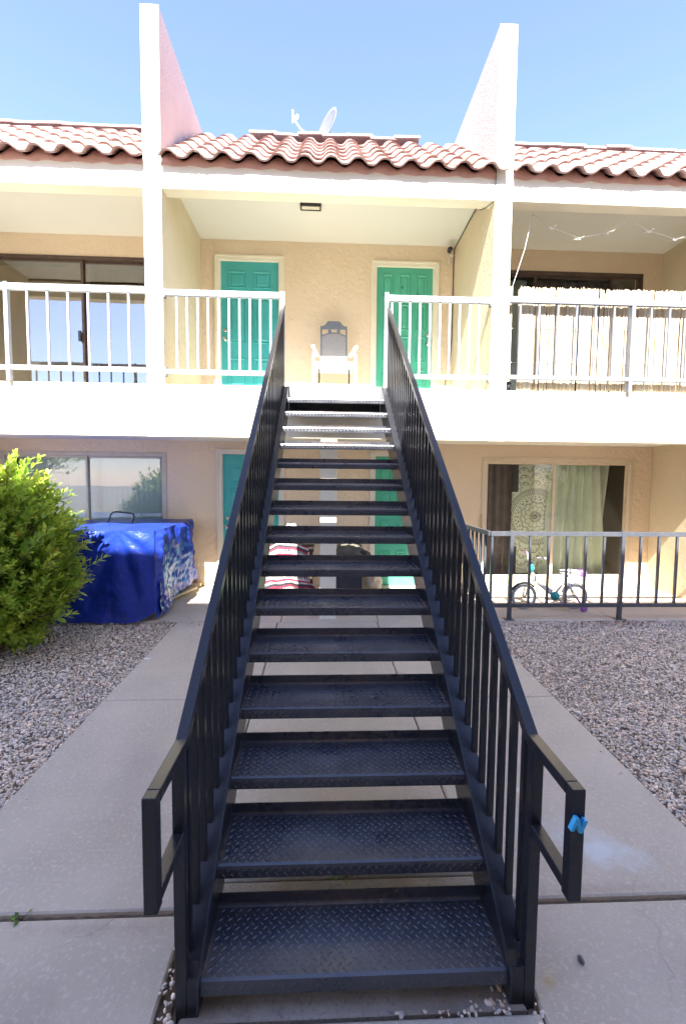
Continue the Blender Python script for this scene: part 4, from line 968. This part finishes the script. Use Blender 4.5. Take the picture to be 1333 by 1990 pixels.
q.tube(loop, 0.0115, 8); q.tube([(-3.08, 5.03, 0.9), (-3.07, 5.03, 1.20), (-3.03, 5.03, 1.245), (-2.9, 5.03, 1.24), (-2.86, 5.03, 1.22)], 0.009, 8)
q.box(-3.19, -2.88, 4.98, 5.02, 0.30, 0.33); q.tube([(-3.19, 5, 0.32), (-3.19, 5, 0.9)], 0.0115, 8); q.tube([(-2.9, 5, 0.32), (-2.9, 5, 0.9)], 0.0115, 8)
one('hand_truck', q, M['black_pl'], 'black tubular handle of a hand truck rising behind the blue tarp', 'hand truck')

# ------------------------------------------------------------------ things under the stair
def crochet_cloth():
    nu, nv = 150, 150
    us, vs = np.meshgrid(np.linspace(0, 1, nu), np.linspace(0, 1, nv))
    V = np.zeros((nv, nu, 3))
    for j in range(nv):
        for i in range(nu):
            u, v = us[j, i], vs[j, i]
            x = -0.98 + 0.66 * u + 0.03 * nz3(u * 3, v * 3, 0); z = 1.06 - 0.72 * v ** 1.05 + 0.02 * nz3(u * 4, v * 2, 4) - 0.10 * (1 - v) * (abs(u - .55) * 1.6) ** 2
            y = 4.62 - 0.12 * math.sin(min(v * 2.0, 1) * PI / 2) - 0.035 * math.sin(u * 16 + v * 3) * v - 0.03 * nz3(u * 5, v * 5, 9) + 0.25 * max(0, 0.1 - v)
            if v > 0.62: x += (v - 0.62) * 0.45; 
            V[j, i] = (x, y, z)
    band = (vs * 26 + 1.2 * np.sin(us * 3)).astype(int) % 6
    pal = np.array([(.34, .02, .05), (.70, .67, .62), (.02, .02, .03), (.34, .02, .05), (.02, .02, .03), (.70, .67, .62)])
    C = pal[band]; chk = (np.sin(us * 150) > 0.25) & (band % 2 == 1); C[chk] = (.03, .02, .03)
    chk = (np.sin(us * 150 + 2) > 0.5) & (band == 4); C[chk] = (.7, .68, .62)
    i, j = np.meshgrid(np.arange(nu - 1), np.arange(nv - 1)); o = (j * nu + i).ravel()
    return raw_mesh('crochet_blanket', V.reshape(-1, 3), np.stack([o, o + 1, o + nu + 1, o + nu], 1), M['crochet'], C.reshape(-1, 3), True, 4)
link('crochet_blanket', crochet_cloth(), label='red black and white crochet blanket hanging behind the stair treads', category='blanket')
q = MB(); q.box(-0.94, -0.25, 4.66, 5.15, 0.94, 0.985); 
for (x, y) in ((-0.90, 4.70), (-0.29, 4.70), (-0.90, 5.10), (-0.29, 5.10)): q.box(x - 0.02, x + 0.02, y - 0.02, y + 0.02, pz(y), 0.94)
one('side_table', q, M['brown'], 'dark table under the crochet blanket behind the stairs', 'table', bevel=0.003)
q = MB(); blob(q, (-0.55, 4.86, 1.13), 0.17, 0.15, 0.15, 0.45, 1.8, 4.0, 30, 18); q.tube([(-0.60, 4.80, 1.27), (-0.64, 4.79, 1.33), (-0.60, 4.78, 1.35), (-0.58, 4.79, 1.29), (-0.53, 4.79, 1.34), (-0.49, 4.8, 1.30), (-0.44, 4.80, 1.27)], 0.007, 6, mi=1)
one('trash_bag', q, [M['bag'], M['black_pl']], 'white plastic bag with black drawstring on table behind stairs', 'bag')
q = MB(); blob(q, (0.26, 4.75, 0.86), 0.26, 0.20, 0.19, 0.35, 1.7, 8.0, 30, 18, flat=-0.75); q.tube([(0.36, 4.62, 0.92), (0.42, 4.60, 0.98), (0.47, 4.62, 0.95), (0.48, 4.66, 0.88)], 0.014, 8)
one('duffel_bag', q, M['olive'], 'dark olive bag on a crate right of the porch post', 'bag')
bx(0.06, 0.42, 4.60, 4.95, pz(4.8), 0.72).build('crate', M['navy'], bevel=0.006, label='dark crate under the olive bag behind the stairs', category='crate')
q = MB(); blob(q, (0.60, 5.05, 0.45), 0.15, 0.12, 0.20, 0.4, 1.6, 12.0, 26, 16, flat=-0.85)
one('cloth_bundle', q, M['cream_cloth'], 'cream cloth bundle on the patio floor by lower green door', 'cloth')

# ------------------------------------------------------------------ child's bicycle
t = thing('bicycle', 'small white and teal child bicycle with purple basket behind the patio railing', 'bicycle', (0, 0, 0))
BY = 4.28; R1 = 0.158; zc = pz(BY) + R1 + 0.012; xf, xr = 2.535, 3.225
def wheel(x, y=BY):
    q = MB(); q.tube([(x + R1 * math.cos(2 * PI * i / 32), y, zc + R1 * math.sin(2 * PI * i / 32)) for i in range(32)], 0.014, 8, closed=True)
    w = q.build('wheel', M['tyre'], t)
    q = MB(); q.tube([(x + (R1 - 0.022) * math.cos(2 * PI * i / 32), y, zc + (R1 - 0.022) * math.sin(2 * PI * i / 32)) for i in range(32)], 0.010, 6, closed=True); q.build('rim', M['white'], w)
    q = MB()
    for k in range(20):
        a = 2 * PI * k / 20; q.tube([(x, y + (0.02 if k % 2 else -0.02), zc), (x + (R1 - 0.025) * math.cos(a), y, zc + (R1 - 0.025) * math.sin(a))], 0.0016, 4)
    q.tube([(x, y - 0.035, zc), (x, y + 0.035, zc)], 0.016, 8); q.build('spoke_set', M['chrome'], w)
wheel(xf); wheel(xr)
hd = Vector((xf + 0.10, BY, zc + 0.33)); bb = Vector((xf + 0.40, BY, zc + 0.015)); sc_ = Vector((xr - 0.12, BY, zc + 0.27))
q = MB(); q.tube([hd - Vector((-.01, 0, .03)), hd + Vector((.10, 0, -.16)), bb], 0.024, 10); q.tube([hd - Vector((0, 0, .09)), bb + Vector((-.02, 0, .06))], 0.018, 10); q.tube([bb, sc_ + Vector((0.03, 0, 0))], 0.016, 8)
for s2 in (-1, 1): q.tube([bb, (xr, BY + s2 * 0.035, zc)], 0.009, 6); q.tube([sc_ - Vector((0, 0, .06)), (xr, BY + s2 * 0.035, zc)], 0.009, 6)
q.build('bicycle_frame', M['white'], t)
q = MB(); q.tube([hd + Vector((-.02, 0, .08)), hd - Vector((-.012, 0, .12))], 0.018, 8)
for s2 in (-1, 1): q.tube([hd - Vector((-.012, 0, .12)), (xf + 0.04, BY + s2 * 0.038, zc + 0.17), (xf, BY + s2 * 0.038, zc)], 0.011, 6)
q.build('fork', M['white'], t)
q = MB(); hb_ = hd + Vector((-0.03, 0, 0.10)); q.tube([hb_ + Vector((0.05, -0.22, 0.12)), hb_ + Vector((0.02, -0.12, 0.11)), hb_ + Vector((0, -0.04, 0.0)), hb_ + Vector((0, 0.04, 0.0)), hb_ + Vector((0.02, 0.12, 0.11)), hb_ + Vector((0.05, 0.22, 0.12))], 0.010, 8); q.build('handlebar', M['white'], t)
for s2 in (-1, 1):
    q = MB(); q.tube([hb_ + Vector((0.035, s2 * 0.17, 0.115)), hb_ + Vector((0.06, s2 * 0.27, 0.122))], 0.016, 8); q.build('grip', M['purple'] if s2 > 0 else M['white'], t)
q = MB(); blob(q, (xf + 0.07, BY - 0.01, zc + 0.40), 0.045, 0.05, 0.075, 0.1, 2, 2.0, 14, 10); q.build('number_plate', M['bike_teal'], t)
q = MB()
for i in range(2): pass
q.grid(lambda u, v: (sc_.x - 0.10 + 0.24 * u, BY + (v - .5) * (0.05 + 0.10 * u), sc_.z + 0.085 + 0.012 * math.sin(u * PI) - 0.05 * (2 * v - 1) ** 2 * u), 12, 8); q.grid(lambda u, v: (sc_.x - 0.10 + 0.24 * u, BY + (v - .5) * (0.05 + 0.10 * u), sc_.z + 0.055 - 0.05 * (2 * v - 1) ** 2 * u), 12, 8)
q.tube([sc_, sc_ + Vector((0.01, 0, 0.07))], 0.012, 8); q.build('saddle', M['white'], t)
q = MB(); q.box(xr - 0.02, xr + 0.12, BY - 0.06, BY + 0.06, sc_.z + 0.0, sc_.z + 0.085); q.build('basket', M['purple'], t, bevel=0.02)
q = MB()
for cx, a0, a1 in ((xf, 0.25 * PI, 0.85 * PI),):
    q.tube([(cx + (R1 + 0.028) * math.cos(a0 + (a1 - a0) * i / 12), BY, zc + (R1 + 0.028) * math.sin(a0 + (a1 - a0) * i / 12)) for i in range(13)], 0.014, 6)
q.build('front_mudguard', M['black_pl'], t)
q = MB()
q.tube([(xr + (R1 + 0.028) * math.cos(0.3 * PI + 0.6 * PI * i / 12), BY, zc + (R1 + 0.028) * math.sin(0.3 * PI + 0.6 * PI * i / 12)) for i in range(13)], 0.014, 6); q.build('rear_mudguard', M['white'], t)
q = MB(); q.lathe([(0.001, -0.005), (0.06, -0.005), (0.06, 0.005), (0.001, 0.005)], (bb.x, BY - 0.035, bb.z), 18, 'y'); q.tube([(bb.x, BY - 0.045, bb.z), (bb.x + 0.09, BY - 0.05, bb.z - 0.08)], 0.008, 6); q.build('crank', M['bike_teal'], t)
q = MB(); q.box(bb.x + 0.06, bb.x + 0.14, BY - 0.13, BY - 0.05, bb.z - 0.095, bb.z - 0.07); q.build('pedal', M['purple'], t, bevel=0.004)
q = MB(); q.lathe([(0.001, -0.012), (0.045, -0.012), (0.05, 0), (0.045, 0.012), (0.001, 0.012)], (xr + 0.03, BY - 0.16, pz(BY) + 0.052), 16, 'y'); q.bar((xr, BY - 0.03, zc), (xr + 0.03, BY - 0.15, pz(BY) + 0.06), 0.012, 0.02); q.build('training_wheel', M['purple'], t)

# ------------------------------------------------------------------ shrub
def leaf_mesh(shoots, name, seed, leaf=0.034, per=16):
    """shoots: list of (start, direction, length). opposite pairs of folded leaves along each shoot"""
    r = np.random.default_rng(seed); V = []; F = []; C = []
    for (s0, d, ln) in shoots:
        d = Vector(d).normalized(); side_ = d.cross(Vector((0, 0, 1)));
        if side_.length < .1: side_ = Vector((1, 0, 0))
        side_.normalize(); bend = Vector((0, 0, r.uniform(0.0, 0.5)))
        tip_new = r.uniform(0.0, 1.0)
        for k in range(per):
            f = (k + 0.5) / per; p = Vector(s0) + d * ln * f + bend * ln * f * f * 0.4
            fwd = (d + bend * 2 * f * 0.4).normalized()
            a = k * 1.57 + r.uniform(-.5, .5)
            up = side_.cross(fwd); lat = side_ * math.cos(a) + up * math.sin(a)
            dirn = (lat * 0.85 + fwd * (0.45 + 0.7 * f) + Vector((0, 0, 0.25))).normalized()
            sz = leaf * r.uniform(0.7, 1.25) * (1.1 - 0.35 * f); nrm_ = (Vector((0, 0, 1)) - dirn * dirn.z); 
            if nrm_.length < .1: nrm_ = up
            nrm_ = (nrm_.normalized() + Vector((r.uniform(-.5, .5), r.uniform(-.5, .5), 0))).normalized()
            w = dirn.cross(nrm_).normalized() * sz * 0.27; up2 = nrm_ * sz * 0.07
            o = len(V)
            V += [p, p + dirn * sz * 0.35 + w + up2, p + dirn * sz * 0.75 + w * 0.7 + up2, p + dirn * sz * 1.05, p + dirn * sz * 0.75 - w * 0.7 + up2, p + dirn * sz * 0.35 - w + up2, p + dirn * sz * 0.55]
            F += [(o, o + 1, o + 6), (o + 1, o + 2, o + 6), (o + 2, o + 3, o + 6), (o + 3, o + 4, o + 6), (o + 4, o + 5, o + 6), (o + 5, o, o + 6)]
            base = np.array((0.22, 0.38, 0.045)); new = np.array((0.62, 0.68, 0.10)); g_ = np.clip(f * 0.8 * tip_new + r.normal(0.12, 0.12), 0, 1)
            c = (base * (1 - g_) + new * g_) * r.uniform(0.8, 1.15)
            if r.random() < 0.006: c = np.array((0.5, 0.28, 0.04))
            C += [c] * 7
    return raw_mesh(name, np.array([tuple(v) for v in V]), np.array(F), M['leaf'], np.array(C), True)
def shrub(name, label, cat, c, rx, ry, z0, z1, n, seed, leaf=0.034, per=16, ln=0.24):
    t = thing(name, label, cat, (c[0], c[1], 0)); r = np.random.default_rng(seed); shoots = []; zc_ = z0 + (z1 - z0) * 0.45
    st = MB()
    for i in range(n):
        a = r.uniform(0, 2 * PI); sp = r.uniform(-0.92, 1.0); cp = math.sqrt(max(0, 1 - sp * sp))
        d = Vector((cp * math.cos(a), cp * math.sin(a), sp))
        hz_ = (z1 - zc_) if sp > 0 else (zc_ - z0)
        lump = 1 + 0.16 * noise.noise(d * 2.3 + Vector((seed, 0, 0))) + 0.08 * r.normal()
        rad = r.choice([1.0, 0.82, 0.62], p=[.6, .26, .14])
        tip = Vector((d.x * rx, d.y * ry, zc_ + d.z * hz_)) ; tip = Vector((tip.x * lump * rad, tip.y * lump * rad, zc_ + (tip.z - zc_) * lump * rad))
        out = Vector((d.x, d.y, d.z * 0.6 + 0.35)).normalized() + Vector((r.normal(0, .25), r.normal(0, .25), r.normal(0, .2)))
        out.normalize(); l_ = ln * r.uniform(0.7, 1.3); shoots.append((tip - out * l_, out, l_))
        if i % 5 == 0:
            m_ = Vector((tip.x * 0.45, tip.y * 0.45, z0 + (tip.z - z0) * 0.55)); st.tube([(r.normal(0, .05), r.normal(0, .05), z0 - 0.02), m_, tip - out * l_, tip], [0.014, 0.009, 0.005, 0.002], 5)
    link('foliage', leaf_mesh(shoots, 'foliage', seed, leaf, per), t, kind='stuff'); st.build('branches', M['bark'], t, kind='stuff')
    return t
shrub('privet_shrub', 'round bright green shrub on the gravel in front of blue tarp', 'shrub', (-3.40, 3.05), 0.82, 0.74, gz(3) + 0.02, 2.02, 2100, 4, leaf=0.078, per=12)
shrub('garden_shrub', 'tall green shrub beyond the right end of the opposite building', 'shrub', (9.9, -4.7), 1.3, 1.1, -0.1, 3.7, 600, 6, leaf=0.10, per=14, ln=0.45)
tr = shrub('shade_tree', 'leafy green tree beyond the end of the opposite building', 'tree', (-13.5, -9.5), 2.4, 2.4, 2.2, 6.2, 420, 8, leaf=0.16, per=14, ln=0.9)
q = MB(); q.tube([(0, 0, -0.15), (0.05, 0, 1.5), (0, 0.1, 3.4)], [0.2, 0.15, 0.08], 10); q.build('trunk', M['bark'], tr)

# small weeds in the joints
def weed(label, x, y, z, n, seed, s=0.03, h=0.05):
    r = np.random.default_rng(seed); V = []; F = []; C = []; q = MB()
    for i in range(n):
        a = r.uniform(0, 2 * PI); d = Vector((math.cos(a) * 0.8, math.sin(a) * 0.6, r.uniform(.3, 1))).normalized(); p = Vector((x, y, z)) + d * h * r.uniform(.5, 1.1)
        q.tube([(x, y, z), p], 0.0012, 4)
        w = d.cross(Vector((0, 0, 1))).normalized() * s * 0.38; e = (d + Vector((0, 0, -.5))).normalized(); k = s * r.uniform(.6, 1.1); o = len(V)
        V += [p, p + e * k * .4 + w, p + e * k, p + e * k * .4 - w]; F += [(o, o + 1, o + 2), (o, o + 2, o + 3)]
        C += [np.array((0.14, 0.26, 0.06)) * r.uniform(.8, 1.4)] * 4
    t = thing('weed', label, 'weed'); link('foliage', raw_mesh('foliage', np.array([tuple(v) for v in V]), np.array(F), M['leaf'], np.array(C)), t); q.build('stem', M['bark'], t)
weed('small green weed in the joint of left walkway slab', -1.36, 0.360, gz(.36) - 0.02, 14, 1, 0.022, 0.036)
weed('green weed growing under the second stair tread', 0.00, 0.50, gz(.5) - 0.01, 7, 2, 0.035, 0.06)
weed('tiny green weed in the joint beside the right stringer', 0.69, 0.355, gz(.36) - 0.02, 8, 3, 0.018, 0.03)
weed('tiny sprig of weed right of the larger weed under stair', 0.13, 0.52, gz(.5) - 0.01, 5, 5, 0.02, 0.05)
q = MB(); blob(q, (0.876, 0.117, gz(0.117) + 0.008), 0.010, 0.017, 0.009, 0.4, 2, 3.0, 12, 8)
one('stone', q, M['stone'], 'single small grey stone on the right walkway slab', 'stone')
sm_ = bpy.data.objects['stone'].data; a_ = sm_.color_attributes.new("tint", 'FLOAT_COLOR', 'POINT'); a_.data.foreach_set("color", np.tile([.16, .155, .15, 1.0], len(sm_.vertices)).astype(np.float32))
for (xa, ya, xb, yb, lab) in ((-2.52, 2.93, -2.32, 3.02, 'thin dark twig lying on left gravel nearest the shrub'), (-2.26, 2.86, -2.12, 2.92, 'short dark twig lying on left gravel nearer the walkway')):
    q = MB(); zz = gz(ya) + 0.008; q.tube([(xa, ya, zz), ((xa + xb) / 2, (ya + yb) / 2 - 0.012, zz + 0.012), (xb, yb, zz + 0.004)], 0.0035, 5); one('twig', q, M['bark'], lab, 'twig')
# fallen leaves by the patio edge and joints
r = np.random.default_rng(12); V = []; F = []; C = []
for i in range(340):
    if i >= 260: x, y = r.uniform(-4.2, -2.5), r.uniform(2.1, 3.0)
    elif i < 150: x, y = r.normal(3.55, 0.35), r.normal(3.74, 0.05)
    elif i < 200: x, y = r.normal(-2.0, 0.25), r.normal(3.76, 0.04)
    elif i < 230: x, y = r.uniform(1.9, 5), r.uniform(.8, 3.7)
    else: x, y = r.uniform(-2.4, -1.95), r.uniform(1, 3.5)
    if y > 3.81: y = 3.80
    z = gz(y) + 0.012; a = r.uniform(0, 2 * PI); s_ = r.uniform(.008, .018); d = Vector((math.cos(a), math.sin(a), r.normal(0, .4))) * s_; w = Vector((-math.sin(a), math.cos(a), r.normal(0, .4))) * s_ * .5; p = Vector((x, y, z)); o = len(V)
    V += [p - d, p + w, p + d, p - w]; F += [(o, o + 1, o + 2), (o, o + 2, o + 3)]; C += [np.array((0.24, 0.12, 0.07)) * r.uniform(.5, 1.3)] * 4
link('leaf_litter', raw_mesh('leaf_litter', np.array([tuple(v) for v in V]), np.array(F), M['leaf'], np.array(C)), kind='stuff')

# ------------------------------------------------------------------ opposite building (behind the camera, shades the court)
t = thing('opposite_building', 'tall stucco building across the courtyard that shades the stairs', 'building')
nh = []
for fz in (0.9, 3.7):
    for x in (-4.6, -2.6, 2.4, 4.6): nh.append((x - 0.7, x + 0.7, fz, fz + 1.3))
wall_holes('wall', -5.9, 7.6, -0.14, 8.95, -10.0, -3.6, nh, M['neigh'], t)
for h_ in nh:
    q = MB(); q.add([(h_[0], -3.72, h_[2]), (h_[1], -3.72, h_[2]), (h_[1], -3.72, h_[3]), (h_[0], -3.72, h_[3])], [(0, 1, 2, 3)]); q.build('window_pane', M['glass_film'], t)
    q = MB(); q.box(h_[0], h_[1], -3.80, -3.76, h_[2], h_[3]); q.build('window_backing', M['dark'], t)
bx(-6.0, 7.7, -3.75, -3.5, 8.951, 9.10).build('parapet_cap', M['casing'], t)
bpy.context.view_layer.update()
